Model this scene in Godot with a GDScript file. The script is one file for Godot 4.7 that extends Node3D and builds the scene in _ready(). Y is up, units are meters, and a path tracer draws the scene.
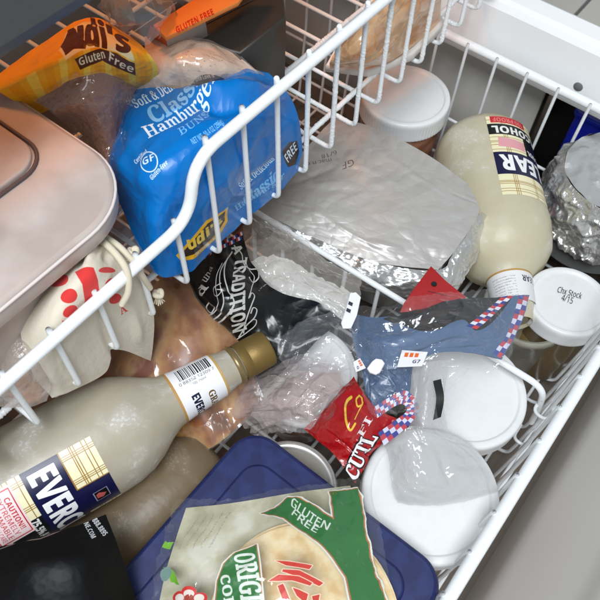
extends Node3D

const UP := Vector3.UP
var taken := {}
var M := {}
var crumple := FastNoiseLite.new()
var soft := FastNoiseLite.new()
var sans: Font
var sans_bold: Font
var serif: Font
var serif_bold: Font
var glyphs := {}

# ---------------------------------------------------------------- naming and grouping

func numbered(called: String, parent: Node) -> String:
	var key := str(parent.get_instance_id()) + called
	taken[key] = taken.get(key, -1) + 1
	return called if taken[key] == 0 else "%s_%03d" % [called, taken[key]]

func tag(o: Node, label: String, category: String, group := "") -> Node:
	o.set_meta("label", label)
	o.set_meta("category", category)
	if group: o.set_meta("group", group)
	return o

func thing(called: String, label: String, category: String, at := Vector3.ZERO, group := "") -> Node3D:
	var o := Node3D.new()
	o.name = numbered(called, self)
	add_child(o)
	o.position = at
	tag(o, label, category, group)
	return o

func obj(called: String, mesh: Mesh, material: Material, parent: Node = self) -> MeshInstance3D:
	var o := MeshInstance3D.new()
	o.name = numbered(called, parent)
	o.mesh = mesh
	o.material_override = material
	parent.add_child(o, true)
	return o

func struct(called: String, mesh: Mesh, material: Material) -> MeshInstance3D:
	var o := obj(called, mesh, material)
	o.set_meta("kind", "structure")
	o.set_meta("label", called.replace("_", " "))
	return o

# ---------------------------------------------------------------- shapes

func commit(v: PackedVector3Array, n: PackedVector3Array, uv: PackedVector2Array, ix: PackedInt32Array) -> ArrayMesh:
	var a := []
	a.resize(Mesh.ARRAY_MAX)
	a[Mesh.ARRAY_VERTEX] = v
	a[Mesh.ARRAY_NORMAL] = n
	a[Mesh.ARRAY_TEX_UV] = uv
	a[Mesh.ARRAY_INDEX] = ix
	var m := ArrayMesh.new()
	m.add_surface_from_arrays(Mesh.PRIMITIVE_TRIANGLES, a)
	return m

func fillet(pts: Array, r: float, steps := 5) -> Array:
	var out := [pts[0]]
	for i in range(1, pts.size() - 1):
		var p: Vector3 = pts[i]
		var a: Vector3 = p + (pts[i - 1] - p).limit_length(r)
		var b: Vector3 = p + (pts[i + 1] - p).limit_length(r)
		for k in steps + 1:
			var t := float(k) / steps
			out.append(a.lerp(p, t).lerp(p.lerp(b, t), t))
	out.append(pts[-1])
	return out

func tube(pts: Array, r: float, sides := 10, frost := 0.0, closed := false) -> ArrayMesh:
	# a rod swept along a line; frost > 0 crusts it with ice
	if frost > 0.0:
		var fine := []
		for i in pts.size() - 1:
			var n := maxi(1, int((pts[i + 1] - pts[i]).length() / 0.0007))
			for k in n:
				fine.append(pts[i].lerp(pts[i + 1], float(k) / n))
		fine.append(pts[-1])
		pts = fine
	var v := PackedVector3Array()
	var nn := PackedVector3Array()
	var uv := PackedVector2Array()
	var ix := PackedInt32Array()
	var rings := []   # [centre, direction, radius]
	var count := pts.size()
	for i in count:
		var d: Vector3
		if closed:
			d = (pts[(i + 1) % count] - pts[(i - 1 + count) % count]).normalized()
		else:
			d = (pts[mini(i + 1, count - 1)] - pts[maxi(i - 1, 0)]).normalized()
		if i == 0 and not closed:
			for k in [0.05, 0.5, 0.8]: rings.append([pts[0] - d * r * sqrt(1.0 - k * k) * 0.8, d, r * k])
		rings.append([pts[i], d, r])
		if i == count - 1 and not closed:
			for k in [0.8, 0.5, 0.05]: rings.append([pts[i] + d * r * sqrt(1.0 - k * k) * 0.8, d, r * k])
	if closed: rings.append(rings[0])
	var side := Vector3.ZERO
	for i in rings.size():
		var d: Vector3 = rings[i][1]
		if side == Vector3.ZERO: side = d.cross(Vector3(0.31, 0.87, 0.39)).normalized()
		side = (side - d * side.dot(d)).normalized()
		var other := d.cross(side)
		for k in sides + 1:
			var a := TAU * (k % sides) / sides
			var dir := side * cos(a) + other * sin(a)
			var p: Vector3 = rings[i][0]
			var rr: float = rings[i][2]
			if frost > 0.0:
				var q := p + dir * rr
				rr += frost * maxf(0.0, soft.get_noise_3dv(q * 4200.0) * 1.3 + soft.get_noise_3dv(q * 500.0) * 1.0)
			v.append(p + dir * rr)
			nn.append(dir)
			uv.append(Vector2(float(k) / sides, i * 0.1))
	for i in rings.size() - 1:
		for k in sides:
			var a := i * (sides + 1) + k
			var b := a + sides + 1
			ix.append_array([a, b, a + 1, a + 1, b, b + 1])
	if frost > 0.0:
		var st := SurfaceTool.new()
		st.create_from_arrays(commit(v, nn, uv, ix).surface_get_arrays(0))
		st.generate_normals()
		return st.commit()
	return commit(v, nn, uv, ix)

func lathe(profile: Array, segs := 48, a0 := 0.0, a1 := TAU, ribs := 0, rib_depth := 0.0, rib_from := 0, rib_to := 0) -> ArrayMesh:
	# profile of Vector2(radius, height); u runs with falling angle, v along the profile
	var rows := []   # [point, normal, v]
	var n := profile.size()
	var length := 0.0
	var seg_n := []
	for i in n - 1:
		var d: Vector2 = profile[i + 1] - profile[i]
		seg_n.append(Vector2(-d.y, d.x).normalized())
		length += d.length()
	var run := 0.0
	for i in n:
		if i > 0: run += (profile[i] - profile[i - 1]).length()
		var vv := run / length
		if i == 0: rows.append([profile[i], seg_n[0], vv, i])
		elif i == n - 1: rows.append([profile[i], seg_n[-1], vv, i])
		elif seg_n[i - 1].dot(seg_n[i]) > 0.6: rows.append([profile[i], (seg_n[i - 1] + seg_n[i]).normalized(), vv, i])
		else:
			rows.append([profile[i], seg_n[i - 1], vv, i])
			rows.append([profile[i], seg_n[i], vv, -i])
	var v := PackedVector3Array()
	var nn := PackedVector3Array()
	var uv := PackedVector2Array()
	var ix := PackedInt32Array()
	for row in rows:
		for k in segs + 1:
			var a := lerpf(a1, a0, float(k) / segs)
			var p: Vector2 = row[0]
			var r := p.x
			var at := absi(row[3])
			if ribs > 0 and at >= rib_from and at <= rib_to:
				r -= rib_depth * (0.5 + 0.5 * cos(a * ribs))
			v.append(Vector3(cos(a) * r, p.y, sin(a) * r))
			nn.append(Vector3(cos(a) * row[1].x, row[1].y, sin(a) * row[1].x))
			uv.append(Vector2(float(k) / segs, row[2]))
	for i in rows.size() - 1:
		for k in segs:
			var a := i * (segs + 1) + k
			var b := a + segs + 1
			ix.append_array([a, a + 1, b, a + 1, b + 1, b])
	if ribs > 0:
		var st := SurfaceTool.new()
		st.create_from_arrays(commit(v, nn, uv, ix).surface_get_arrays(0))
		st.generate_normals()
		return st.commit()
	return commit(v, nn, uv, ix)

func spline(p0: Vector3, p1: Vector3, p2: Vector3, p3: Vector3, t: float) -> Vector3:
	return 0.5 * (2.0 * p1 + (p2 - p0) * t + (2.0 * p0 - 5.0 * p1 + 4.0 * p2 - p3) * t * t + (3.0 * p1 - p0 - 3.0 * p2 + p3) * t * t * t)

func along(pts: Array, t: float) -> Vector3:
	var n := pts.size()
	var x := clampf(t, 0.0, 1.0) * (n - 1)
	var i := mini(int(x), n - 2)
	var a: Vector3 = 2.0 * pts[0] - pts[1] if i == 0 else pts[i - 1]
	var b: Vector3 = 2.0 * pts[n - 1] - pts[n - 2] if i == n - 2 else pts[i + 2]
	return spline(a, pts[i], pts[i + 1], b, x - i)

func net(ctrl: Array, cols: int, nu: int, nv: int, o := {}) -> ArrayMesh:
	# a smooth sheet through a net of points, creased by noise; "thick" closes it below as a pouch
	var rows := ctrl.size() / cols
	var amp: float = o.get("amp", 0.0)
	var freq: float = o.get("freq", 60.0)
	var fine: float = o.get("fine", 0.0)
	var lift: float = o.get("lift", 0.0)
	var thick: float = o.get("thick", 0.0)
	var off: Vector3 = Vector3(37.0, 11.0, 5.0) * o.get("seed", 0.0)
	var wav: float = o.get("edge", 0.0)
	var folds: Array = o.get("folds", []).duplicate()
	if o.has("creases"):
		var rng := RandomNumberGenerator.new()
		rng.seed = int(o.get("seed", 0.0) * 10.0) + 7
		for c in o.creases:
			var a := Vector2(rng.randf(), rng.randf())
			var d := Vector2.from_angle(rng.randf() * TAU) * rng.randf_range(0.15, 0.6)
			folds.append([a, a + d, rng.randf_range(-1.0, 1.0) * o.get("crease", 0.003), rng.randf_range(0.025, 0.07)])
	var base := []
	for i in nv + 1:
		base.append([])
	for j in nu + 1:
		var line := []
		for r in rows:
			line.append(along(ctrl.slice(r * cols, r * cols + cols), float(j) / nu))
		for i in nv + 1:
			base[i].append(along(line, float(i) / nv))
	var p := []
	for i in nv + 1:
		var row := PackedVector3Array()
		for j in nu + 1:
			var q: Vector3 = base[i][j]
			var du: Vector3 = base[i][mini(j + 1, nu)] - base[i][maxi(j - 1, 0)]
			var dv: Vector3 = base[mini(i + 1, nv)][j] - base[maxi(i - 1, 0)][j]
			var n := dv.cross(du).normalized()
			var k := amp * (crumple.get_noise_3dv(q * freq * 10.0 + off) - 0.1)
			if fine > 0.0: k += fine * crumple.get_noise_3dv(q * freq * 33.0 + off)
			for f in folds:   # [from, to, height, half width] in the sheet's own 0..1
				var w := Vector2(float(j) / nu, float(i) / nv)
				var near := Geometry2D.get_closest_point_to_segment(w, f[0], f[1])
				var run: float = (near - f[0]).length() / maxf(0.001, (f[1] - f[0]).length())
				k += f[2] * maxf(0.0, 1.0 - w.distance_to(near) / f[3]) * sin(PI * clampf(run * 0.9 + 0.05, 0.0, 1.0))
			if wav > 0.0:
				var e := minf(minf(i, nv - i) / float(nv), minf(j, nu - j) / float(nu))
				q += (du.normalized() * soft.get_noise_3dv(q * 900.0 + off) + dv.normalized() * soft.get_noise_3dv(q * 900.0 - off)) * wav * maxf(0.0, 1.0 - e * 6.0)
			row.append(q + n * (k + lift))
		p.append(row)
	var v := PackedVector3Array()
	var nn := PackedVector3Array()
	var uv := PackedVector2Array()
	var ix := PackedInt32Array()
	for layer in (2 if thick > 0.0 else 1):
		var start := v.size()
		for i in nv + 1:
			for j in nu + 1:
				var q: Vector3 = p[i][j]
				var du: Vector3 = p[i][mini(j + 1, nu)] - p[i][maxi(j - 1, 0)]
				var dv: Vector3 = p[mini(i + 1, nv)][j] - p[maxi(i - 1, 0)][j]
				var n := dv.cross(du).normalized()
				if layer == 1:
					q -= (n * 0.9 + UP * 0.1) * (0.0006 + thick * pow(maxf(0.0, sin(PI * i / nv) * sin(PI * j / nu)), 0.45))
					n = -n
				v.append(q)
				nn.append(n)
				uv.append(Vector2(float(j) / nu, float(i) / nv) if layer == 0 else Vector2(0.5, 0.998))
		for i in nv:
			for j in nu:
				var a := start + i * (nu + 1) + j
				var b := a + nu + 1
				if layer == 0: ix.append_array([a, a + 1, b, a + 1, b + 1, b])
				else: ix.append_array([a, b, a + 1, a + 1, b, b + 1])
	return commit(v, nn, uv, ix)

func curve(pts: Array, n := 40) -> Array:
	var out := []
	for k in n + 1: out.append(along(pts, float(k) / n))
	return out

func slab(outline: Array, thick: float, bevel := 0.0) -> ArrayMesh:
	# a plate: a closed outline (Vector3, upper face, level or nearly so) given a thickness downwards and a small bevel
	var n := outline.size()
	var mid := Vector3.ZERO
	for q in outline: mid += q / n
	var ring := func(inset: float, drop: float) -> Array:
		var r := []
		for i in n:
			var a: Vector3 = outline[(i - 1 + n) % n]
			var b: Vector3 = outline[i]
			var c: Vector3 = outline[(i + 1) % n]
			var t := ((c - b).normalized() + (b - a).normalized()).normalized()
			var inward := UP.cross(t).normalized()
			if inward.dot(mid - b) < 0.0: inward = -inward
			r.append(b + inward * inset - UP * drop)
		return r
	var rings := [ring.call(bevel, 0.0), ring.call(bevel * 0.3, bevel * 0.3), ring.call(0.0, bevel), ring.call(0.0, thick - bevel * 0.5), ring.call(bevel * 0.5, thick)]
	var st := SurfaceTool.new()
	st.begin(Mesh.PRIMITIVE_TRIANGLES)
	st.set_smooth_group(0)
	for k in rings.size() - 1:
		for i in n:
			var j := (i + 1) % n
			for q in [rings[k][i], rings[k + 1][i], rings[k][j], rings[k][j], rings[k + 1][i], rings[k + 1][j]]:
				st.add_vertex(q)
	st.set_smooth_group(1)
	var flat := PackedVector2Array()
	for q in rings[0]: flat.append(Vector2(q.x, q.z))
	var tri := Geometry2D.triangulate_polygon(flat)
	for i in tri: st.add_vertex(rings[0][i])
	st.set_smooth_group(2)
	for i in tri: st.add_vertex(rings[4][i])
	st.generate_normals()
	return st.commit()

func round_rect(x0: float, x1: float, z0: float, z1: float, y: float, r: float, steps := 8) -> Array:
	var out := []
	for c in [[x1 - r, z1 - r, 0.0], [x0 + r, z1 - r, 0.5], [x0 + r, z0 + r, 1.0], [x1 - r, z0 + r, 1.5]]:
		for k in steps + 1:
			var a: float = PI * (c[2] + 0.5 * k / steps)
			out.append(Vector3(c[0] + cos(a) * r, y, c[1] + sin(a) * r))
	return out

func box(from: Vector3, to: Vector3, bevel := 0.002) -> ArrayMesh:
	return slab([Vector3(from.x, to.y, from.z), Vector3(to.x, to.y, from.z), Vector3(to.x, to.y, to.z), Vector3(from.x, to.y, to.z)], to.y - from.y, bevel)

func prism_z(profile: Array, z0: float, z1: float) -> ArrayMesh:
	# an outline in x and y drawn out along z
	var st := SurfaceTool.new()
	st.begin(Mesh.PRIMITIVE_TRIANGLES)
	var n := profile.size()
	for i in n:
		var a: Vector2 = profile[i]
		var b: Vector2 = profile[(i + 1) % n]
		st.set_smooth_group(0 if i % 100 < n - 4 else i)
		for q in [Vector3(a.x, a.y, z0), Vector3(a.x, a.y, z1), Vector3(b.x, b.y, z0), Vector3(b.x, b.y, z0), Vector3(a.x, a.y, z1), Vector3(b.x, b.y, z1)]:
			st.add_vertex(q)
	var tri := Geometry2D.triangulate_polygon(PackedVector2Array(profile))
	for z in [z0, z1]:
		st.set_smooth_group(50 + int(z == z1))
		for i in tri: st.add_vertex(Vector3(profile[i].x, profile[i].y, z))
	st.generate_normals()
	return st.commit()

func aimed(at: Vector3, axis: Vector3, front: Vector3) -> Transform3D:
	var y := axis.normalized()
	var z := (front - y * front.dot(y)).normalized()
	return Transform3D(Basis(y.cross(z), y, z), at)

# ---------------------------------------------------------------- lettering and prints

func letters(s: String, font: Font) -> Array:
	# [triangles as Vector2 in 0..1 of the text's own box]
	var key := s + str(font.get_instance_id())
	if not glyphs.has(key):
		var t := TextMesh.new()
		t.font = font
		t.font_size = 48
		t.pixel_size = 0.01
		t.depth = 0.0
		t.curve_step = 1.5
		t.text = s
		var a := t.get_mesh_arrays()
		var v: PackedVector3Array = a[Mesh.ARRAY_VERTEX]
		var ix: PackedInt32Array = a[Mesh.ARRAY_INDEX] if a[Mesh.ARRAY_INDEX] != null else PackedInt32Array(range(v.size()))
		var lo := Vector2(1e9, 1e9)
		var hi := -lo
		for q in v:
			lo = lo.min(Vector2(q.x, q.y))
			hi = hi.max(Vector2(q.x, q.y))
		var out := PackedVector2Array()
		for i in ix: out.append((Vector2(v[i].x, v[i].y) - lo) / (hi - lo))
		glyphs[key] = out
	return [glyphs[key]]

func flat_text(s: String, font: Font, p0: Vector3, p1: Vector3, up: Vector3) -> ArrayMesh:
	# ink on a flat face: lettering from p0 to p1 whose tops lie towards up
	var st := SurfaceTool.new()
	st.begin(Mesh.PRIMITIVE_TRIANGLES)
	var n := (p1 - p0).cross(up - p0).normalized()
	for q in letters(s, font)[0]:
		st.set_normal(n)
		st.add_vertex(p0 + (p1 - p0) * q.x + (up - p0) * q.y)
	return st.commit()

class Print:
	var im: Image
	var size: Vector2
	func _init(w: int, h: int, ground: Color) -> void:
		im = Image.create(w, h, false, Image.FORMAT_RGBA8)
		im.fill(ground)
		size = Vector2(w, h)
	func poly(uv: Array, c: Color) -> void:
		var pts := []
		var top := 1e9
		var low := -1e9
		for q in uv:
			pts.append(q * size)
			top = minf(top, q.y * size.y)
			low = maxf(low, q.y * size.y)
		for y in range(maxi(0, int(top)), mini(int(size.y) - 1, int(low) + 1) + 1):
			var xs := []
			var yy := y + 0.5
			for i in pts.size():
				var a: Vector2 = pts[i]
				var b: Vector2 = pts[(i + 1) % pts.size()]
				if (a.y <= yy) != (b.y <= yy):
					xs.append(a.x + (yy - a.y) * (b.x - a.x) / (b.y - a.y))
			xs.sort()
			for k in range(0, xs.size() - 1, 2):
				var x0 := maxi(0, int(round(xs[k])))
				var x1 := mini(int(size.x), int(round(xs[k + 1])))
				if x1 > x0: im.fill_rect(Rect2i(x0, y, x1 - x0, 1), c)
	func line(uv: Array, width: float, c: Color, closed := false) -> void:
		# width in texels
		var n := uv.size()
		for i in (n if closed else n - 1):
			var a: Vector2 = uv[i] * size
			var b: Vector2 = uv[(i + 1) % n] * size
			var t := (b - a).normalized().orthogonal() * width * 0.5
			poly([(a + t) / size, (b + t) / size, (b - t) / size, (a - t) / size], c)
			disc(uv[i], width * 0.5, c)
			disc(uv[(i + 1) % n], width * 0.5, c)
	func disc(uv: Vector2, r: float, c: Color, squash := 1.0) -> void:
		var pts := []
		for k in 20:
			pts.append(uv + Vector2(cos(TAU * k / 20), sin(TAU * k / 20) * squash) * r / size)
		poly(pts, c)
	func text(tri: PackedVector2Array, p0: Vector2, p1: Vector2, up: Vector2, c: Color, fat := 0.0) -> void:
		for i in range(0, tri.size(), 3):
			var q := []
			for k in 3: q.append(p0 + (p1 - p0) * tri[i + k].x + (up - p0) * tri[i + k].y)
			poly(q, c)
			if fat > 0.0: line(q, fat, c, true)
	func done() -> ImageTexture:
		return ImageTexture.create_from_image(im)

func scribble(p: Print, from: Vector2, to: Vector2, tall: float, c: Color, seed: int) -> void:
	# a line of print too small to read
	var rng := RandomNumberGenerator.new()
	rng.seed = seed + 50
	var a := from * p.size
	var b := to * p.size
	var d := (b - a).normalized()
	var up := Vector2(d.y, -d.x)
	var x := 0.0
	while x < (b - a).length():
		if rng.randf() < 0.84:
			var q := []
			for k in 4: q.append((a + d * (x + tall * 0.17 * k) + up * tall * rng.randf_range(0.0, 0.7 if rng.randf() < 0.8 else 1.0)) / p.size)
			p.line(q, tall * 0.13, c)
		x += tall * 0.62

func smooth(pts: Array, n := 28) -> Array:
	var q := []
	for v in pts: q.append(Vector3(v.x, v.y, 0))
	var out := []
	for k in n + 1:
		var a := along(q, float(k) / n)
		out.append(Vector2(a.x, a.y))
	return out

func say(p: Print, s: String, font: Font, at: Array, c: Color, fat := 0.0) -> void:
	p.text(letters(s, font)[0], at[0], at[1], at[2], c, fat)

# ---------------------------------------------------------------- materials

func noise_tex(freq: float, seed: int, ramp: Array = [], normal := false, strength := 4.0, kind := 0, size := 512) -> NoiseTexture2D:
	var n := FastNoiseLite.new()
	n.seed = seed
	n.frequency = freq
	n.noise_type = FastNoiseLite.TYPE_SIMPLEX_SMOOTH
	n.fractal_octaves = 5
	if kind == 1:
		n.fractal_type = FastNoiseLite.FRACTAL_RIDGED
		n.fractal_octaves = 3
	if kind == 2:
		n.noise_type = FastNoiseLite.TYPE_CELLULAR
		n.cellular_return_type = FastNoiseLite.RETURN_DISTANCE2_SUB
		n.fractal_octaves = 2
	var t := NoiseTexture2D.new()
	t.width = size
	t.height = size
	t.seamless = true
	t.noise = n
	t.as_normal_map = normal
	t.bump_strength = strength
	if ramp:
		var g := Gradient.new()
		g.offsets = PackedFloat32Array(ramp[0])
		g.colors = PackedColorArray(ramp[1])
		t.color_ramp = g
	return t

func mat(c: Color, rough := 0.5, o := {}) -> StandardMaterial3D:
	var m := StandardMaterial3D.new()
	m.albedo_color = c
	m.roughness = rough
	m.metallic = o.get("metal", 0.0)
	if o.has("tex"): m.albedo_texture = o.tex
	if o.has("alpha"):
		m.transparency = BaseMaterial3D.TRANSPARENCY_ALPHA
		m.albedo_color.a = o.alpha
	if o.has("normal"):
		m.normal_enabled = true
		m.normal_texture = o.normal
		m.normal_scale = o.get("bend", 1.0)
	if o.has("bump"):
		m.heightmap_enabled = true
		m.heightmap_texture = o.bump
		m.heightmap_scale = o.get("deep", 0.05)
	if o.has("uv"): m.uv1_scale = o.uv
	if o.has("tri"):
		m.uv1_triplanar = true
		m.uv1_world_triplanar = true
		m.uv1_scale = Vector3.ONE * o.tri
	if o.has("coat"):
		m.clearcoat_enabled = true
		m.clearcoat = o.coat
		m.clearcoat_roughness = o.get("coat_rough", 0.1)
	if o.has("sss"):
		m.subsurf_scatter_enabled = true
		m.subsurf_scatter_strength = o.sss
	if o.has("rim"):
		m.rim_enabled = true
		m.rim = o.rim
	if o.has("backlight"):
		m.backlight_enabled = true
		m.backlight = o.backlight
	m.texture_repeat = not o.has("once")
	m.metallic_specular = o.get("spec", 0.5)
	return m

func film(c: Color, alpha: float, rough := 0.12, bend := 0.4, uv := Vector3(2, 2, 1)) -> StandardMaterial3D:
	return mat(c, rough, {"alpha": alpha, "normal": M.wrinkle_map, "bend": bend, "uv": uv})

func frost_skin(base: Color, ice: Color, seed: int, much: float) -> ImageTexture:
	# clouds of fine ice specks, without a seam round the bottle
	var big := FastNoiseLite.new()
	big.seed = seed
	big.noise_type = FastNoiseLite.TYPE_SIMPLEX_SMOOTH
	big.frequency = 0.9
	big.fractal_octaves = 3
	var tiny := FastNoiseLite.new()
	tiny.seed = seed + 1
	tiny.noise_type = FastNoiseLite.TYPE_SIMPLEX_SMOOTH
	tiny.frequency = 14.0
	tiny.fractal_octaves = 3
	var w := 640
	var h := 512
	var im := Image.create(w, h, false, Image.FORMAT_RGB8)
	for x in w:
		var a := TAU * x / w
		var cx := cos(a)
		var cz := sin(a)
		for y in h:
			var yy := 6.5 * y / h
			var c := big.get_noise_3d(cx, yy, cz)
			var f := tiny.get_noise_3d(cx, yy, cz)
			var t := smoothstep(0.08, 0.55, c) * (0.30 + smoothstep(0.1, 0.5, f)) * much + 0.03 * smoothstep(0.2, 0.5, f) + 0.22 * (c + 0.25)
			im.set_pixel(x, y, base.lerp(ice, clampf(t, 0.0, 1.0)))
	return ImageTexture.create_from_image(im)

func printed(p: Print, rough := 0.35, o := {}) -> StandardMaterial3D:
	o.tex = p.done()
	o.once = true
	return mat(Color.WHITE, rough, o)

func make_materials() -> void:
	M.wrinkle_map = noise_tex(0.006, 3, [], true, 10.0, 1)
	M.fine_map = noise_tex(0.03, 8, [], true, 5.0)
	M.foil_map = noise_tex(0.012, 14, [], true, 22.0, 2)
	var dents := noise_tex(0.02, 5, [], false, 1.0, 0, 256)
	M.wire = mat(Color(0.93, 0.945, 0.95), 0.32, {"bump": dents, "deep": 0.015, "tri": 30.0})
	M.ice = mat(Color(0.95, 0.95, 0.95), 0.6, {"sss": 0.3})
	M.white_plastic = mat(Color(0.895, 0.90, 0.90), 0.36, {"tex": noise_tex(0.014, 33, [[0.25, 0.5, 0.75], [Color(0.985, 0.985, 0.98), Color.WHITE, Color(0.99, 0.99, 0.99)]], false, 1.0, 0, 256), "bump": dents, "deep": 0.006, "tri": 9.0})
	M.frame = mat(Color(0.965, 0.97, 0.97), 0.35)
	M.liner = mat(Color(0.93, 0.92, 0.89), 0.5, {"tex": noise_tex(0.01, 9, [[0.0, 1.0], [Color(0.94, 0.94, 0.94), Color.WHITE]], false, 1.0, 0, 256), "tri": 3.0})
	M.dark = mat(Color(0.1, 0.095, 0.09), 0.5)
	M.steel = mat(Color(0.75, 0.75, 0.74), 0.35, {"metal": 1.0})
	M.slate = mat(Color(0.42, 0.42, 0.42), 0.45)
	M.clear = film(Color(0.95, 0.95, 0.95), 0.1)
	M.haze = film(Color(0.92, 0.92, 0.92), 0.3, 0.2, 0.9)

# ---------------------------------------------------------------- builders of repeated kinds

func tub(called: String, label: String, at: Vector3, r: float, tall: float, body: Material, tilt := Vector3.ZERO, ribbed := false, skirt := 0.016, group := "") -> Node3D:
	var t := thing(called, label, "tub", at - UP * tall, group)
	t.rotation = tilt
	var o := UP * tall
	var prof := [Vector2(0.0, -0.0022), Vector2(0.3 * r, -0.0022), Vector2(0.6 * r, -0.0023), Vector2(0.75 * r, -0.0025), Vector2(0.835 * r, -0.0026), Vector2(0.85 * r, -0.0024), Vector2(0.868 * r, -0.0003), Vector2(0.885 * r, 0.0), Vector2(0.955 * r, 0.0), Vector2(0.98 * r, -0.0010), Vector2(0.995 * r, -0.0034),
		Vector2(r, -0.0075), Vector2(r, -skirt + 0.002), Vector2(r * 1.006, -skirt), Vector2(r * 0.99, -skirt - 0.001), Vector2(0.95 * r, -skirt)]
	var lid := obj("lid", lathe(prof, 240 if ribbed else 72, 0.0, TAU, 80 if ribbed else 0, 0.0008, 11, 13), M.white_plastic, t)
	lid.position = o
	var b := [Vector2(0.955 * r, -0.008), Vector2(0.955 * r, -0.022), Vector2(0.93 * r, -0.026), Vector2(0.915 * r, -0.05), Vector2(0.82 * r, -tall + 0.004), Vector2(0.79 * r, -tall), Vector2(0.0, -tall)]
	obj("body", lathe(b, 56), body, t).position = o
	return t

# ---------------------------------------------------------------- the scene

func _ready() -> void:
	var camera := Camera3D.new()
	camera.name = "camera"
	camera.transform = Transform3D(Basis(Vector3(0.7890, 0.0349, -0.6134), Vector3(-0.5337, 0.5336, -0.6561), Vector3(0.3044, 0.8450, 0.4397)), Vector3(0, 0.81, 0))
	camera.fov = 45.882
	camera.near = 0.02
	var lens := CameraAttributesPhysical.new()
	lens.frustum_focal_length = 12.0 / tan(deg_to_rad(camera.fov) / 2.0)
	lens.frustum_focus_distance = 0.66
	lens.frustum_near = 0.02
	lens.frustum_far = 20.0
	lens.exposure_aperture = 14.0
	camera.attributes = lens
	camera.far = 20.0
	add_child(camera)

	var e := Environment.new()
	e.background_mode = Environment.BG_COLOR
	e.background_color = Color(0.66, 0.675, 0.69)
	e.tonemap_mode = Environment.TONE_MAPPER_LINEAR
	e.tonemap_exposure = 0.98
	e.sdfgi_enabled = true
	e.ssao_enabled = true
	e.ssil_enabled = true
	var we := WorldEnvironment.new()
	we.name = "surroundings"
	we.environment = e
	add_child(we)

	# the kitchen's ceiling fitting, broad and cool
	var ceiling := AreaLight3D.new()
	ceiling.name = "ceiling_light"
	ceiling.area_size = Vector2(0.85, 0.7)
	ceiling.light_color = Color(0.96, 0.98, 1.0)
	ceiling.light_energy = 4.6
	ceiling.area_range = 12.0
	ceiling.area_attenuation = 2.0
	ceiling.shadow_enabled = true
	add_child(ceiling)
	ceiling.look_at_from_position(Vector3(0.18, 2.1, 0.5), Vector3(-0.1, 0.2, -0.35), Vector3(0, 0, 1))
	# the warm bulb inside the freezer compartment
	var bulb := SpotLight3D.new()
	bulb.name = "freezer_bulb"
	bulb.light_color = Color(1.0, 0.60, 0.28)
	bulb.light_energy = 0.17
	bulb.light_size = 0.05
	bulb.spot_angle = 42.0
	bulb.spot_angle_attenuation = 0.7
	bulb.spot_range = 4.0
	bulb.spot_attenuation = 2.0
	bulb.shadow_enabled = true
	add_child(bulb)
	bulb.look_at_from_position(Vector3(-0.55, 0.90, -0.40), Vector3(-0.40, 0.38, -0.38), UP)

	crumple.seed = 21
	crumple.frequency = 0.1
	crumple.noise_type = FastNoiseLite.TYPE_SIMPLEX_SMOOTH
	crumple.fractal_type = FastNoiseLite.FRACTAL_RIDGED
	crumple.fractal_octaves = 3
	soft.seed = 4
	soft.frequency = 0.1
	soft.noise_type = FastNoiseLite.TYPE_SIMPLEX_SMOOTH
	soft.fractal_octaves = 2
	var s1 := SystemFont.new()
	s1.font_names = PackedStringArray(["Droid Sans"])
	sans = s1
	var s2 := SystemFont.new()
	s2.font_names = PackedStringArray(["Droid Sans"])
	s2.font_weight = 700
	sans_bold = s2
	var s3 := SystemFont.new()
	s3.font_names = PackedStringArray(["Droid Serif"])
	serif = s3
	var s4 := SystemFont.new()
	s4.font_names = PackedStringArray(["Droid Serif"])
	s4.font_weight = 700
	serif_bold = s4
	make_materials()
	build_freezer()
	build_lower_basket()
	build_upper_basket()
	build_upper_contents()
	build_bottles()
	build_tubs()
	build_foil()
	build_lower_bags()

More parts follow.
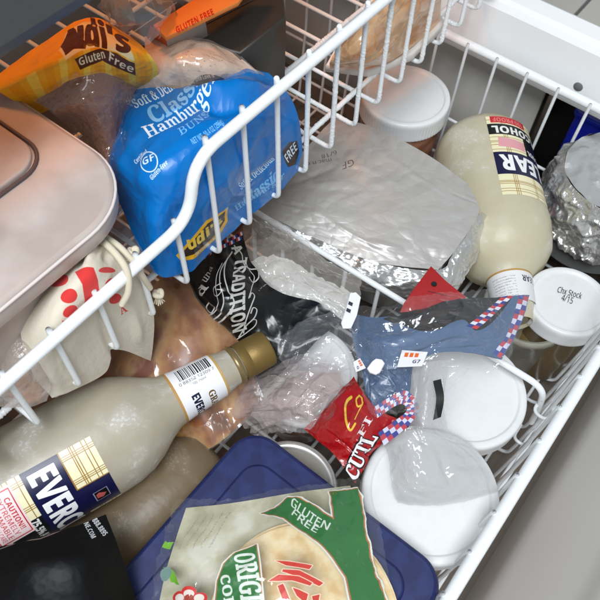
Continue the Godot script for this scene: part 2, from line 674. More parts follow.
func build_freezer() -> void:
	struct("floor", box(Vector3(-3, -0.2, -4), Vector3(-0.335, -0.15, 2), 0.002), mat(Color(0.78, 0.765, 0.73), 0.4))
	struct("floor", box(Vector3(-0.327, -0.2, -4), Vector3(2, -0.15, 2), 0.002), mat(Color(0.80, 0.785, 0.75), 0.4))
	struct("floor_joint", box(Vector3(-0.34, -0.21, -4), Vector3(-0.32, -0.156, 2), 0.001), M.slate)
	struct("drawer_floor", box(Vector3(-0.86, -0.03, -0.86), Vector3(0.15, 0.0, 0.5), 0.002), mat(Color(0.42, 0.38, 0.34), 0.5))
	struct("freezer_back_wall", box(Vector3(-0.88, 0.0, -0.9), Vector3(-0.86, 0.98, 0.5)), M.liner)
	struct("freezer_side_wall", box(Vector3(-0.86, 0.3, -0.92), Vector3(-0.36, 0.98, -0.86)), M.liner)
	struct("freezer_ceiling", box(Vector3(-0.88, 0.98, -0.92), Vector3(-0.40, 1.0, 0.5)), M.liner)
	struct("drawer_side_wall", box(Vector3(-0.86, 0.0, -0.82), Vector3(-0.175, 0.2, -0.785)), M.liner)

	var rail := thing("drawer_side_rail", "thick white drawer side frame with a dark round screw hole beyond the baskets", "drawer rail")
	obj("bar", prism_z([Vector2(-0.745, 0.213), Vector2(-0.785, 0.213), Vector2(-0.785, 0.292), Vector2(-0.783, 0.297), Vector2(-0.778, 0.299), Vector2(-0.756, 0.298), Vector2(-0.749, 0.295), Vector2(-0.745, 0.288)], 0.0, 1.1), M.frame, rail).transform = Transform3D(Basis(Vector3(0, 0, 1), UP, Vector3(-1, 0, 0)), Vector3(0.25, 0, 0))
	var hole := obj("screw_hole", lathe([Vector2(0, 0.0006), Vector2(0.0052, 0.0006), Vector2(0.0058, 0.0), Vector2(0.0058, -0.01)], 24), M.slate, rail)
	hole.transform = aimed(Vector3(-0.1318, 0.2407, -0.7445), Vector3(0, 0, 1), UP)

	var slide := thing("drawer_slide", "dark metal drawer slide with a bright steel strip behind the wire basket side", "drawer slide")
	obj("dark_channel", box(Vector3(-0.174, 0.0, -0.80), Vector3(0.12, 0.205, -0.79)), M.dark, slide)
	obj("steel_strip", box(Vector3(-0.168, 0.0, -0.789), Vector3(-0.158, 0.2, -0.78), 0.001), M.steel, slide)
	var blue_tub := thing("blue_tub", "bright blue plastic tub edge behind the foil jar and the white frame", "tub")
	obj("wall", slab(round_rect(-0.125, 0.02, -0.787, -0.765, 0.185, 0.009), 0.14, 0.002), mat(Color(0.05, 0.12, 0.62), 0.35), blue_tub)
	obj("rim", slab(round_rect(-0.128, 0.023, -0.789, -0.763, 0.192, 0.01), 0.008, 0.002), mat(Color(0.06, 0.15, 0.70), 0.3), blue_tub)

	# the upper compartment's door, whose lower edge crosses the corner of the view
	var door := thing("refrigerator_door", "dark grey refrigerator door edge above the upper basket", "door")
	obj("panel", prism_z([Vector2(-0.307, 0.562), Vector2(-0.311, 0.553), Vector2(-0.318, 0.55), Vector2(-0.37, 0.55), Vector2(-0.37, 1.4), Vector2(-0.307, 1.4)], -0.9, 0.6), mat(Color(0.29, 0.295, 0.295), 0.5), door)
	obj("gasket", prism_z([Vector2(-0.372, 0.556), Vector2(-0.39, 0.556), Vector2(-0.39, 1.4), Vector2(-0.372, 1.4)], -0.88, 0.58), M.liner, door)

	var front := thing("drawer_inner_liner", "pale grey inner face of the drawer front beside the lower basket", "drawer liner")
	obj("inner_panel", prism_z([Vector2(0.080, 0.0), Vector2(0.084, 0.08), Vector2(0.087, 0.095), Vector2(0.093, 0.11), Vector2(0.130, 0.195), Vector2(0.136, 0.215), Vector2(0.139, 0.235), Vector2(0.148, 0.25), Vector2(0.22, 0.30), Vector2(0.26, 0.30), Vector2(0.26, 0.0)], -0.79, 0.5), mat(Color(0.93, 0.92, 0.895), 0.45), front)

func build_lower_basket() -> void:
	var b := thing("lower_basket", "large white wire basket in the drawer, with a thick rim along the drawer front", "wire basket")
	var r := 0.0021
	obj("rim", tube(fillet([Vector3(-0.6, 0.24, -0.727), Vector3(0.046, 0.24, -0.727), Vector3(0.046, 0.24, 0.4)], 0.03, 8), 0.0056, 14), M.wire, b)
	var up_front := tube(fillet([Vector3(0.0405, 0.2445, 0), Vector3(0.0395, 0.15, 0), Vector3(0.034, 0.03, 0), Vector3(-0.62, 0.03, 0)], 0.014, 5), r, 8)
	for k in 27:
		var z := -0.195 - 0.039 * (k - 13)
		if z < -0.71: break
		obj("upright", up_front, M.wire, b).position.z = z
	for k in 27:
		var z := -0.195 + 0.039 * (k - 13)
		pass
	var up_side := tube(fillet([Vector3(0, 0.2445, -0.7215), Vector3(0, 0.15, -0.722), Vector3(0, 0.027, -0.712), Vector3(0, 0.027, 0.3)], 0.014, 5), r, 8)
	for k in 15:
		obj("upright", up_side, M.wire, b).position.x = -0.272 + 0.0415 * (k - 7)
	for y in [0.118, 0.05]:
		obj("hoop", tube(fillet([Vector3(-0.6, y, -0.7265), Vector3(0.0425, y, -0.7265), Vector3(0.0435, y, 0.4)], 0.02, 6), 0.0022, 8), M.wire, b)
	for x in [-0.02, -0.12]:
		obj("floor_rod", tube([Vector3(x, 0.0345, -0.72), Vector3(x, 0.0345, 0.4)], 0.0022, 8), M.wire, b)

	var d := thing("basket_divider", "white wire divider hooked across the lower basket in front of the foil tray", "divider")
	obj("top_rod", tube(fillet([Vector3(-0.47, 0.2, -0.374), Vector3(0.024, 0.2, -0.386), Vector3(0.030, 0.165, -0.386), Vector3(0.033, 0.13, -0.387)], 0.018, 8), 0.0033, 12), M.wire, d)
	var post := tube([Vector3(0, 0.199, 0), Vector3(0, 0.05, 0)], 0.0024, 8)
	for k in 9:
		var x := -0.415 + 0.0415 * k
		obj("post", post, M.wire, d).position = Vector3(x, 0, -0.3765 - 0.019 * (x + 0.43))
	obj("low_rod", tube([Vector3(-0.47, 0.07, -0.378), Vector3(0.02, 0.07, -0.389)], 0.0024, 8), M.wire, d)
	for y in [0.17, 0.10]:
		obj("hook", tube(fillet([Vector3(0.027, y, -0.394), Vector3(0.027, y, -0.375), Vector3(0.043, y, -0.375), Vector3(0.043, y, -0.394)], 0.008, 5), 0.0019, 8), M.wire, d)

func build_upper_basket() -> void:
	var b := thing("upper_basket", "white wire basket with a stepped top rail holding the bread bags", "wire basket")
	obj("top_rail", tube(fillet([Vector3(-0.26, 0.39, 0.25), Vector3(-0.26, 0.39, -0.222), Vector3(-0.26, 0.443, -0.236), Vector3(-0.26, 0.443, -0.80)], 0.024, 10), 0.0046, 16), M.wire, b)
	var r := 0.0023
	for k in 16:
		var z := -0.253 - 0.0402 * k
		if z < -0.80: break
		var icy := 0.0 if k < 2 else minf(0.0006, 0.00016 * (k - 1))
		obj("upright", tube(fillet([Vector3(-0.2655, 0.4475, z), Vector3(-0.2635, 0.38, z), Vector3(-0.262, 0.312, z), Vector3(-0.33, 0.312, z)], 0.008, 5), r, 10, icy), M.wire, b)
		obj("floor_wire", tube([Vector3(-0.331, 0.312, z), Vector3(-0.80, 0.312, z)], r, 8), M.wire, b)
	var low := tube(fillet([Vector3(-0.2655, 0.3945, 0), Vector3(-0.2635, 0.36, 0), Vector3(-0.262, 0.312, 0), Vector3(-0.80, 0.312, 0)], 0.008, 5), r, 10)
	for k in 11:
		obj("upright", low, M.wire, b).position.z = -0.2125 + 0.0402 * k
	for x in [-0.288, -0.36, -0.455, -0.55]:
		obj("floor_rod", tube([Vector3(x, 0.3165, 0.25), Vector3(x, 0.3165, -0.8)], 0.0026, 8, 0.0009 if x > -0.4 else 0.0), M.wire, b)

func build_upper_contents() -> void:
	# the frosted box at the left
	var t := thing("storage_box", "frosted translucent plastic storage box with a rounded lid, in the upper basket", "storage box")
	var cloudy := mat(Color(0.80, 0.755, 0.73), 0.34, {"sss": 0.4, "tex": noise_tex(0.012, 31, [[0.25, 0.75], [Color(0.90, 0.88, 0.87), Color.WHITE]], false, 1.0, 0, 256), "tri": 4.0, "bump": M.fine_map, "deep": 0.004})
	var lid := obj("lid", slab(round_rect(-0.60, -0.279, -0.206, 0.16, 0.43, 0.055, 12), 0.02, 0.0035), cloudy, t)
	obj("lid_edge", tube(round_rect(-0.60, -0.2788, -0.2062, 0.1602, 0.4262, 0.0552, 12), 0.0012, 8, 0.0, true), mat(Color(0.86, 0.82, 0.80), 0.3), t)
	obj("raised_panel", slab(round_rect(-0.58, -0.351, -0.177, 0.12, 0.4345, 0.022, 8), 0.006, 0.0015), cloudy, t)
	obj("seal", tube(round_rect(-0.583, -0.348, -0.180, 0.123, 0.4308, 0.024, 8), 0.0016, 8, 0.0, true), mat(Color(0.34, 0.29, 0.29), 0.5), t)
	obj("body", slab(round_rect(-0.585, -0.292, -0.19, 0.145, 0.4105, 0.045, 10), 0.09, 0.003), cloudy, t)

	# the blue bag of buns
	t = thing("bun_bag", "glossy blue bag of hamburger buns against the upper basket wires", "bread bag")
	var blue := Color(0.0, 0.44, 0.75)
	var p := Print.new(1024, 1024, blue)
	var white := Color(0.86, 0.92, 0.97)
	var pale := Color(0.50, 0.74, 0.93)
	say(p, "Soft & Delicious", serif_bold, [Vector2(0.104, 0.168), Vector2(0.409, -0.068), Vector2(0.039, 0.106)], white)
	say(p, "Classic", serif_bold, [Vector2(0.212, 0.241), Vector2(0.561, 0.004), Vector2(0.144, 0.150)], pale, 3.0)
	say(p, "Hamburger", serif_bold, [Vector2(0.214, 0.338), Vector2(0.620, 0.081), Vector2(0.151, 0.266)], white)
	say(p, "BUNS", serif, [Vector2(0.372, 0.308), Vector2(0.532, 0.190), Vector2(0.344, 0.267)], pale)
	say(p, "NET WT. 10.4 OZ (296g)", sans_bold, [Vector2(0.452, 0.376), Vector2(0.615, 0.276), Vector2(0.424, 0.332)], pale)
	var ring := []
	for q in 24: ring.append(Vector2(cos(TAU * q / 24), sin(TAU * q / 24)))
	var gf: Array = [Vector2(0.241, 0.457), Vector2(0.285, 0.456), Vector2(0.230, 0.403)]
	var loop := []
	for q in ring: loop.append(gf[0] + (gf[1] - gf[0]) * q.x + (gf[2] - gf[0]) * q.y)
	p.line(loop, 6.0, white, true)
	say(p, "GF", sans_bold, [Vector2(0.218, 0.480), Vector2(0.268, 0.446), Vector2(0.203, 0.443)], white)
	say(p, "Certified", sans_bold, [Vector2(0.170, 0.474), Vector2(0.220, 0.404), Vector2(0.152, 0.454)], white)
	say(p, "Gluten-Free", sans_bold, [Vector2(0.266, 0.555), Vector2(0.336, 0.466), Vector2(0.251, 0.533)], white)
	say(p, "Soft & Delicious", serif_bold, [Vector2(0.754, 0.703), Vector2(0.901, 0.699), Vector2(0.734, 0.641)], white)
	say(p, "Classic", serif_bold, [Vector2(0.739, 0.870), Vector2(0.884, 0.873), Vector2(0.759, 0.754)], pale, 2.0)
	say(p, "Hamburger", serif_bold, [Vector2(0.684, 0.891), Vector2(0.900, 0.923), Vector2(0.704, 0.807)], pale)
	p.poly([Vector2(0.928, 0.681), Vector2(0.947, 0.629), Vector2(0.981, 0.669), Vector2(0.987, 0.776), Vector2(0.972, 0.881), Vector2(0.937, 0.843)], Color(0.20, 0.13, 0.09))
	say(p, "FREE", sans_bold, [Vector2(0.943, 0.810), Vector2(0.982, 0.746), Vector2(0.933, 0.725)], white)
	p.poly([Vector2(0.336, 0.909), Vector2(0.415, 0.854), Vector2(0.545, 0.764), Vector2(0.681, 0.768), Vector2(0.638, 0.890), Vector2(0.581, 0.947), Vector2(0.441, 0.942), Vector2(0.356, 0.935)], Color(0.95, 0.72, 0.10))
	p.poly([Vector2(0.364, 0.904), Vector2(0.433, 0.857), Vector2(0.553, 0.787), Vector2(0.660, 0.784), Vector2(0.631, 0.872), Vector2(0.578, 0.912), Vector2(0.442, 0.915), Vector2(0.379, 0.921)], Color(0.16, 0.10, 0.06))
	say(p, "udi's", sans_bold, [Vector2(0.413, 0.889), Vector2(0.622, 0.868), Vector2(0.416, 0.823)], Color(0.95, 0.80, 0.30), 4.0)
	say(p, "GLUTEN FREE", sans_bold, [Vector2(0.444, 0.932), Vector2(0.590, 0.945), Vector2(0.442, 0.915)], white)
	var bend := {"amp": 0.0055, "freq": 4.5, "fine": 0.0005, "creases": 14, "crease": 0.0028, "seed": 1.0, "folds": [[Vector2(0.313, 0.664), Vector2(0.186, 0.906), 0.006, 0.09], [Vector2(0.455, 0.633), Vector2(0.305, 0.875), -0.004, 0.07], [Vector2(0.361, 0.025), Vector2(0.871, 0.153), 0.011, 0.07], [Vector2(0.483, 0.119), Vector2(0.875, 0.265), -0.006, 0.06], [Vector2(0.127, 0.171), Vector2(0.086, 0.645), 0.004, 0.08], [Vector2(0.690, 0.158), Vector2(0.980, 0.234), -0.003, 0.06], [Vector2(0.035, 0.413), Vector2(0.245, 0.616), 0.002, 0.06]]}
	bend.thick = 0.03
	obj("printed_film", net([Vector3(-0.3823, 0.4050, -0.2909), Vector3(-0.3557, 0.4120, -0.3011), Vector3(-0.3308, 0.4150, -0.3161), Vector3(-0.3243, 0.4050, -0.3576), Vector3(-0.3168, 0.3900, -0.3857), Vector3(-0.3703, 0.4000, -0.2530), Vector3(-0.3165, 0.4250, -0.2569), Vector3(-0.2868, 0.4300, -0.2749), Vector3(-0.2783, 0.4200, -0.3141), Vector3(-0.2919, 0.3850, -0.3841), Vector3(-0.3511, 0.3850, -0.2239), Vector3(-0.2942, 0.4200, -0.2224), Vector3(-0.2715, 0.4144, -0.2505), Vector3(-0.2715, 0.3877, -0.3009), Vector3(-0.2719, 0.3750, -0.3731), Vector3(-0.3278, 0.3650, -0.2115), Vector3(-0.2857, 0.3850, -0.2118), Vector3(-0.2715, 0.3668, -0.2387), Vector3(-0.2715, 0.3463, -0.2924), Vector3(-0.2715, 0.3404, -0.3760), Vector3(-0.2847, 0.3450, -0.1928), Vector3(-0.2715, 0.3289, -0.1989), Vector3(-0.2715, 0.3085, -0.2437), Vector3(-0.2715, 0.3080, -0.3212), Vector3(-0.2715, 0.3111, -0.3715)], 5, 110, 110, bend), printed(p, 0.32, {"coat": 0.3, "coat_rough": 0.2, "normal": M.wrinkle_map, "bend": 0.4, "spec": 0.38}), t)
	var brown_film := mat(Color(0.52, 0.34, 0.25), 0.4, {"coat": 0.5, "normal": M.wrinkle_map, "bend": 0.9, "uv": Vector3(1.4, 1.4, 1)})
	obj("clear_tail", net([Vector3(-0.4014, 0.4300, -0.2122), Vector3(-0.3781, 0.4550, -0.2397), Vector3(-0.3666, 0.4480, -0.2547), Vector3(-0.3751, 0.4100, -0.2894), Vector3(-0.3806, 0.4250, -0.2156), Vector3(-0.3653, 0.4350, -0.2297), Vector3(-0.3582, 0.4250, -0.2457), Vector3(-0.3626, 0.4050, -0.2644), Vector3(-0.3805, 0.3900, -0.2315), Vector3(-0.3649, 0.3950, -0.2280), Vector3(-0.3542, 0.3900, -0.2250), Vector3(-0.3412, 0.3800, -0.2174)], 4, 70, 60, {"amp": 0.004, "freq": 5.0, "fine": 0.0005, "seed": 2.0, "thick": 0.006}), brown_film, t)
	obj("tail_film", net([Vector3(-0.4014, 0.4300, -0.2122), Vector3(-0.3781, 0.4550, -0.2397), Vector3(-0.3666, 0.4480, -0.2547), Vector3(-0.3751, 0.4100, -0.2894), Vector3(-0.3806, 0.4250, -0.2156), Vector3(-0.3653, 0.4350, -0.2297), Vector3(-0.3582, 0.4250, -0.2457), Vector3(-0.3626, 0.4050, -0.2644), Vector3(-0.3805, 0.3900, -0.2315), Vector3(-0.3649, 0.3950, -0.2280), Vector3(-0.3542, 0.3900, -0.2250), Vector3(-0.3412, 0.3800, -0.2174)], 4, 90, 80, {"amp": 0.006, "freq": 6.0, "fine": 0.001, "seed": 2.5, "creases": 10, "crease": 0.003, "lift": 0.003}), film(Color(0.80, 0.70, 0.62), 0.05, 0.06, 0.8, Vector3(1, 1, 1)), t)
	obj("clear_corner", net([Vector3(-0.3391, 0.3600, -0.2035), Vector3(-0.3139, 0.3750, -0.2004), Vector3(-0.2900, 0.3700, -0.1947), Vector3(-0.3267, 0.3450, -0.1865), Vector3(-0.3047, 0.3550, -0.1885), Vector3(-0.2843, 0.3500, -0.1935), Vector3(-0.3040, 0.3350, -0.1785), Vector3(-0.2953, 0.3350, -0.1855), Vector3(-0.2751, 0.3350, -0.1945)], 3, 30, 30, {"amp": 0.003, "freq": 14.0, "seed": 3.0}), film(Color(0.62, 0.66, 0.72), 0.35), t)

	# the frosted bag behind it
	t = thing("frosted_bag", "crumpled frosted peach plastic bag behind the blue bun bag", "plastic bag")
	p = Print.new(512, 256, Color(0.86, 0.75, 0.66))
	var rng := RandomNumberGenerator.new()
	rng.seed = 12
	for k in 60:
		p.disc(Vector2(rng.randf_range(0.35, 1.0), rng.randf_range(0.05, 0.6)), rng.randf_range(1.0, 4.0), Color(0.62, 0.52, 0.45), 0.6)
	for q in ring:
		pass
	var ov: Array = [Vector2(0.633, 0.793), Vector2(0.761, 0.713), Vector2(0.602, 0.620)]
	loop = []
	for q in ring: loop.append(ov[0] + (ov[1] - ov[0]) * q.x + (ov[2] - ov[0]) * q.y)
	p.poly(loop, Color(0.27, 0.15, 0.09))
	say(p, "FREE", sans_bold, [Vector2(0.635, 0.893), Vector2(0.742, 0.758), Vector2(0.604, 0.813)], Color(0.88, 0.80, 0.74))
	say(p, "Made with Love &", sans_bold, [Vector2(0.472, 0.798), Vector2(0.674, 0.631), Vector2(0.448, 0.743)], Color(0.85, 0.76, 0.70))
	obj("film", net([Vector3(-0.3969, 0.4200, -0.3230), Vector3(-0.3707, 0.4250, -0.3369), Vector3(-0.3465, 0.4200, -0.3526), Vector3(-0.3134, 0.4000, -0.3763), Vector3(-0.3740, 0.4250, -0.2984), Vector3(-0.3473, 0.4320, -0.3129), Vector3(-0.3274, 0.4250, -0.3315), Vector3(-0.3156, 0.3850, -0.3842), Vector3(-0.3839, 0.4000, -0.2844), Vector3(-0.3584, 0.3950, -0.3069), Vector3(-0.3361, 0.3950, -0.3257), Vector3(-0.3172, 0.3750, -0.3777)], 4, 90, 60, {"amp": 0.006, "freq": 6.0, "fine": 0.0012, "seed": 4.0, "thick": 0.002}), printed(p, 0.3, {"coat": 0.6, "normal": M.wrinkle_map, "bend": 0.5}), t)
	obj("outer_film", net([Vector3(-0.3969, 0.4200, -0.3230), Vector3(-0.3707, 0.4250, -0.3369), Vector3(-0.3465, 0.4200, -0.3526), Vector3(-0.3134, 0.4000, -0.3763), Vector3(-0.3740, 0.4250, -0.2984), Vector3(-0.3473, 0.4320, -0.3129), Vector3(-0.3274, 0.4250, -0.3315), Vector3(-0.3156, 0.3850, -0.3842), Vector3(-0.3839, 0.4000, -0.2844), Vector3(-0.3584, 0.3950, -0.3069), Vector3(-0.3361, 0.3950, -0.3257), Vector3(-0.3172, 0.3750, -0.3777)], 4, 100, 70, {"amp": 0.006, "freq": 7.0, "fine": 0.001, "seed": 4.5, "creases": 12, "crease": 0.004, "lift": 0.003}), film(Color(0.90, 0.84, 0.78), 0.15, 0.06, 0.8, Vector3(1, 1, 1)), t)

	# the yellow bag
	t = thing("yellow_bread_bag", "yellow and orange bread bag printed in brown, behind the frosted box", "bread bag")
	p = Print.new(512, 512, Color(0.98, 0.68, 0.14))
	for k in 12:
		var x := 0.04 + k * 0.085
		p.poly([Vector2(x, 0.35), Vector2(x + 0.05, 0.35), Vector2(x + 0.02, 1.0), Vector2(x - 0.03, 1.0)], Color(0.99, 0.80, 0.30) if k % 2 else Color(0.96, 0.62, 0.10))
	p.poly([Vector2(0.317, 0.222), Vector2(0.409, 0.064), Vector2(0.570, 0.045), Vector2(0.768, 0.078), Vector2(0.805, 0.250), Vector2(0.857, 0.358), Vector2(0.858, 0.478), Vector2(0.745, 0.382), Vector2(0.583, 0.349), Vector2(0.437, 0.358), Vector2(0.337, 0.399)], Color(0.97, 0.88, 0.66))
	p.poly([Vector2(0.338, 0.180), Vector2(0.424, 0.065), Vector2(0.483, 0.076), Vector2(0.470, 0.213), Vector2(0.511, 0.286), Vector2(0.482, 0.352), Vector2(0.403, 0.310), Vector2(0.343, 0.349)], Color(0.36, 0.18, 0.09))
	say(p, "udi's", sans_bold, [Vector2(0.352, 0.298), Vector2(0.833, 0.393), Vector2(0.467, -0.031)], Color(0.36, 0.18, 0.09), 9.0)
	p.disc([Vector2(0.659, 0.093), Vector2(0.670, 0.093)][0], 18.0, Color(0.36, 0.18, 0.09), 0.8)
	p.disc([Vector2(0.652, 0.104), Vector2(0.663, 0.105)][0], 9.0, Color(0.93, 0.72, 0.45), 0.8)
	p.poly([Vector2(0.395, 0.425), Vector2(0.492, 0.393), Vector2(0.600, 0.361), Vector2(0.742, 0.395), Vector2(0.853, 0.511), Vector2(0.837, 0.713), Vector2(0.743, 0.604), Vector2(0.604, 0.482), Vector2(0.488, 0.540), Vector2(0.427, 0.568)], Color(0.36, 0.18, 0.09))
	say(p, "Gluten", sans_bold, [Vector2(0.428, 0.517), Vector2(0.634, 0.456), Vector2(0.417, 0.424)], Color(0.96, 0.86, 0.70))
	say(p, "Free", sans_bold, [Vector2(0.659, 0.479), Vector2(0.822, 0.660), Vector2(0.684, 0.378)], Color(0.96, 0.86, 0.70))
	obj("printed_film", net([Vector3(-0.4335, 0.4400, -0.1974), Vector3(-0.4240, 0.4500, -0.2429), Vector3(-0.4117, 0.4600, -0.2702), Vector3(-0.4087, 0.4550, -0.2896), Vector3(-0.3819, 0.4500, -0.2943), Vector3(-0.4183, 0.4400, -0.1960), Vector3(-0.3876, 0.4650, -0.2257), Vector3(-0.3674, 0.4750, -0.2463), Vector3(-0.3582, 0.4700, -0.2624), Vector3(-0.3554, 0.4500, -0.2891), Vector3(-0.4134, 0.4250, -0.2050), Vector3(-0.3871, 0.4450, -0.2261), Vector3(-0.3701, 0.4520, -0.2441), Vector3(-0.3637, 0.4420, -0.2679), Vector3(-0.3558, 0.4300, -0.2965), Vector3(-0.4107, 0.4100, -0.2171), Vector3(-0.4045, 0.4100, -0.2385), Vector3(-0.3947, 0.4100, -0.2604), Vector3(-0.3809, 0.4050, -0.2826), Vector3(-0.3722, 0.4000, -0.3006)], 5, 90, 70, {"amp": 0.003, "freq": 5.0, "fine": 0.0008, "seed": 5.0, "thick": 0.004}), printed(p, 0.36, {"normal": M.wrinkle_map, "bend": 0.5, "spec": 0.32}), t)

	# bread in a tray at the back
	t = thing("wrapped_bread", "golden brown wrapped bread on a white tray at the back of the upper basket", "bread")
	obj("bread", net([Vector3(-0.3096, 0.3700, -0.5057), Vector3(-0.3080, 0.3850, -0.5242), Vector3(-0.3084, 0.3850, -0.5698), Vector3(-0.3081, 0.3700, -0.6455), Vector3(-0.3060, 0.3650, -0.4783), Vector3(-0.2834, 0.3950, -0.4806), Vector3(-0.2763, 0.3950, -0.5329), Vector3(-0.2765, 0.3750, -0.6127), Vector3(-0.3083, 0.3550, -0.4698), Vector3(-0.2750, 0.3760, -0.4772), Vector3(-0.2750, 0.3571, -0.5416), Vector3(-0.2750, 0.3455, -0.6216), Vector3(-0.3183, 0.3350, -0.4856), Vector3(-0.2881, 0.3350, -0.5092), Vector3(-0.2750, 0.3314, -0.5563), Vector3(-0.2750, 0.3236, -0.6299)], 4, 60, 60, {"amp": 0.003, "freq": 5.0, "fine": 0.0006, "seed": 6.0, "creases": 14, "crease": 0.004, "thick": 0.004}), mat(Color(0.88, 0.72, 0.56), 0.3, {"coat": 0.6, "normal": M.wrinkle_map, "bend": 0.6, "tex": noise_tex(0.006, 77, [[0.2, 0.55, 0.85], [Color(0.90, 0.78, 0.66), Color.WHITE, Color(1.0, 0.95, 0.9)]], false, 1.0, 0, 256)}), t)
	var tray_rim := [Vector3(-0.2720, 0.3998, -0.4184), Vector3(-0.2720, 0.3352, -0.5285), Vector3(-0.2720, 0.3302, -0.6432)]
	obj("tray", slab([Vector3(-0.3279, 0.3280, -0.4925), Vector3(-0.2882, 0.3280, -0.5143), Vector3(-0.2688, 0.3280, -0.5630), Vector3(-0.2693, 0.3280, -0.6314), Vector3(-0.3318, 0.3280, -0.6766), Vector3(-0.3506, 0.3280, -0.5662)], 0.010, 0.002), mat(Color(0.88, 0.86, 0.83), 0.4), t)

	# a carton and a clear bag further back
	t = thing("orange_carton", "orange and black frozen food carton behind the bread bags", "carton")
	obj("lid_flap", slab([Vector3(-0.3767, 0.4500, -0.3164), Vector3(-0.3589, 0.4500, -0.3124), Vector3(-0.3450, 0.4500, -0.3820), Vector3(-0.3580, 0.4500, -0.4285), Vector3(-0.3721, 0.4500, -0.4163)], 0.004, 0.0005), mat(Color(0.95, 0.56, 0.25), 0.45), t)
	obj("lettering", flat_text("GLUTEN FREE", sans_bold, Vector3(-0.3551, 0.4506, -0.3209), Vector3(-0.3489, 0.4506, -0.3572), Vector3(-0.3613, 0.4506, -0.3252)), mat(Color(0.80, 0.13, 0.06), 0.5), t)
	obj("end_panel", slab([Vector3(-0.3849, 0.4430, -0.3201), Vector3(-0.3650, 0.4430, -0.3176), Vector3(-0.3832, 0.4000, -0.3339), Vector3(-0.4106, 0.4000, -0.3278)], 0.003, 0.0004), mat(Color(0.80, 0.38, 0.17), 0.5), t)
	obj("front_panel", slab([Vector3(-0.3630, 0.4450, -0.3158), Vector3(-0.3556, 0.4450, -0.3532), Vector3(-0.3711, 0.4000, -0.3718), Vector3(-0.3819, 0.4000, -0.3350)], 0.003, 0.0004), mat(Color(0.66, 0.62, 0.60), 0.5), t)
	t = thing("black_carton", "flat dark grey carton lying behind the bags near the back", "carton")
	obj("carton", slab([Vector3(-0.3782, 0.4200, -0.3491), Vector3(-0.3282, 0.4200, -0.3631), Vector3(-0.3278, 0.4200, -0.4240), Vector3(-0.3851, 0.4200, -0.4872), Vector3(-0.4062, 0.4200, -0.4689)], 0.09, 0.002), mat(Color(0.19, 0.18, 0.165), 0.45), t)
	obj("fold", tube([Vector3(-0.3775, 0.4205, -0.3558), Vector3(-0.3607, 0.4205, -0.4509)], 0.0006, 6), mat(Color(0.25, 0.24, 0.23), 0.5), t)
	t = thing("clear_bag", "crinkled clear plastic bag with a blue print, beyond the yellow bread bag", "plastic bag")
	obj("film", net([Vector3(-0.4216, 0.4600, -0.3140), Vector3(-0.4074, 0.4600, -0.3297), Vector3(-0.4025, 0.4500, -0.3570), Vector3(-0.3940, 0.4400, -0.3766), Vector3(-0.4075, 0.4600, -0.2962), Vector3(-0.3756, 0.4750, -0.2959), Vector3(-0.3729, 0.4650, -0.3232), Vector3(-0.3898, 0.4400, -0.3695), Vector3(-0.3976, 0.4500, -0.2904), Vector3(-0.3808, 0.4500, -0.2953), Vector3(-0.3725, 0.4500, -0.3087), Vector3(-0.3873, 0.4400, -0.3334)], 4, 60, 60, {"amp": 0.012, "freq": 12.0, "fine": 0.003, "seed": 7.0, "creases": 14, "crease": 0.006, "edge": 0.006}), film(Color(0.85, 0.82, 0.78), 0.28, 0.15, 1.0), t)
	obj("blue_print", slab([Vector3(-0.4438, 0.4400, -0.3301), Vector3(-0.4332, 0.4400, -0.3428), Vector3(-0.3984, 0.4400, -0.3172), Vector3(-0.3967, 0.4400, -0.3021), Vector3(-0.4221, 0.4400, -0.3137)], 0.002, 0.0003), mat(Color(0.25, 0.42, 0.62), 0.4), t)

	# the drawstring pouch
	t = thing("drawstring_pouch", "natural cotton drawstring pouch with red dots printed on it", "pouch")
	p = Print.new(768, 768, Color(0.85, 0.815, 0.745))
	var red := Color(0.82, 0.20, 0.19)
	for d in [[Vector2(0.232, 0.184), Vector2(0.311, 0.223), Vector2(0.248, 0.241)], [Vector2(0.336, 0.348), Vector2(0.398, 0.366), Vector2(0.342, 0.395)], [Vector2(0.354, 0.450), Vector2(0.405, 0.455), Vector2(0.355, 0.488)], [Vector2(0.622, 0.217), Vector2(0.697, 0.193), Vector2(0.622, 0.235)], [Vector2(0.660, 0.284), Vector2(0.715, 0.257), Vector2(0.660, 0.315)], [Vector2(0.693, 0.368), Vector2(0.744, 0.345), Vector2(0.691, 0.402)]]:
		loop = []
		for q in ring: loop.append(d[0] + (d[1] - d[0]) * q.x + (d[2] - d[0]) * q.y)
		p.poly(loop, red)
	p.poly([Vector2(0.354, 0.200), Vector2(0.506, 0.226), Vector2(0.545, 0.296), Vector2(0.568, 0.388), Vector2(0.501, 0.467), Vector2(0.427, 0.506), Vector2(0.455, 0.411), Vector2(0.428, 0.309)], red)
	say(p, "T", serif_bold, [Vector2(0.312, 0.543), Vector2(0.367, 0.552), Vector2(0.299, 0.492)], red)
	say(p, "A", serif_bold, [Vector2(0.743, 0.476), Vector2(0.793, 0.424), Vector2(0.722, 0.436)], red)
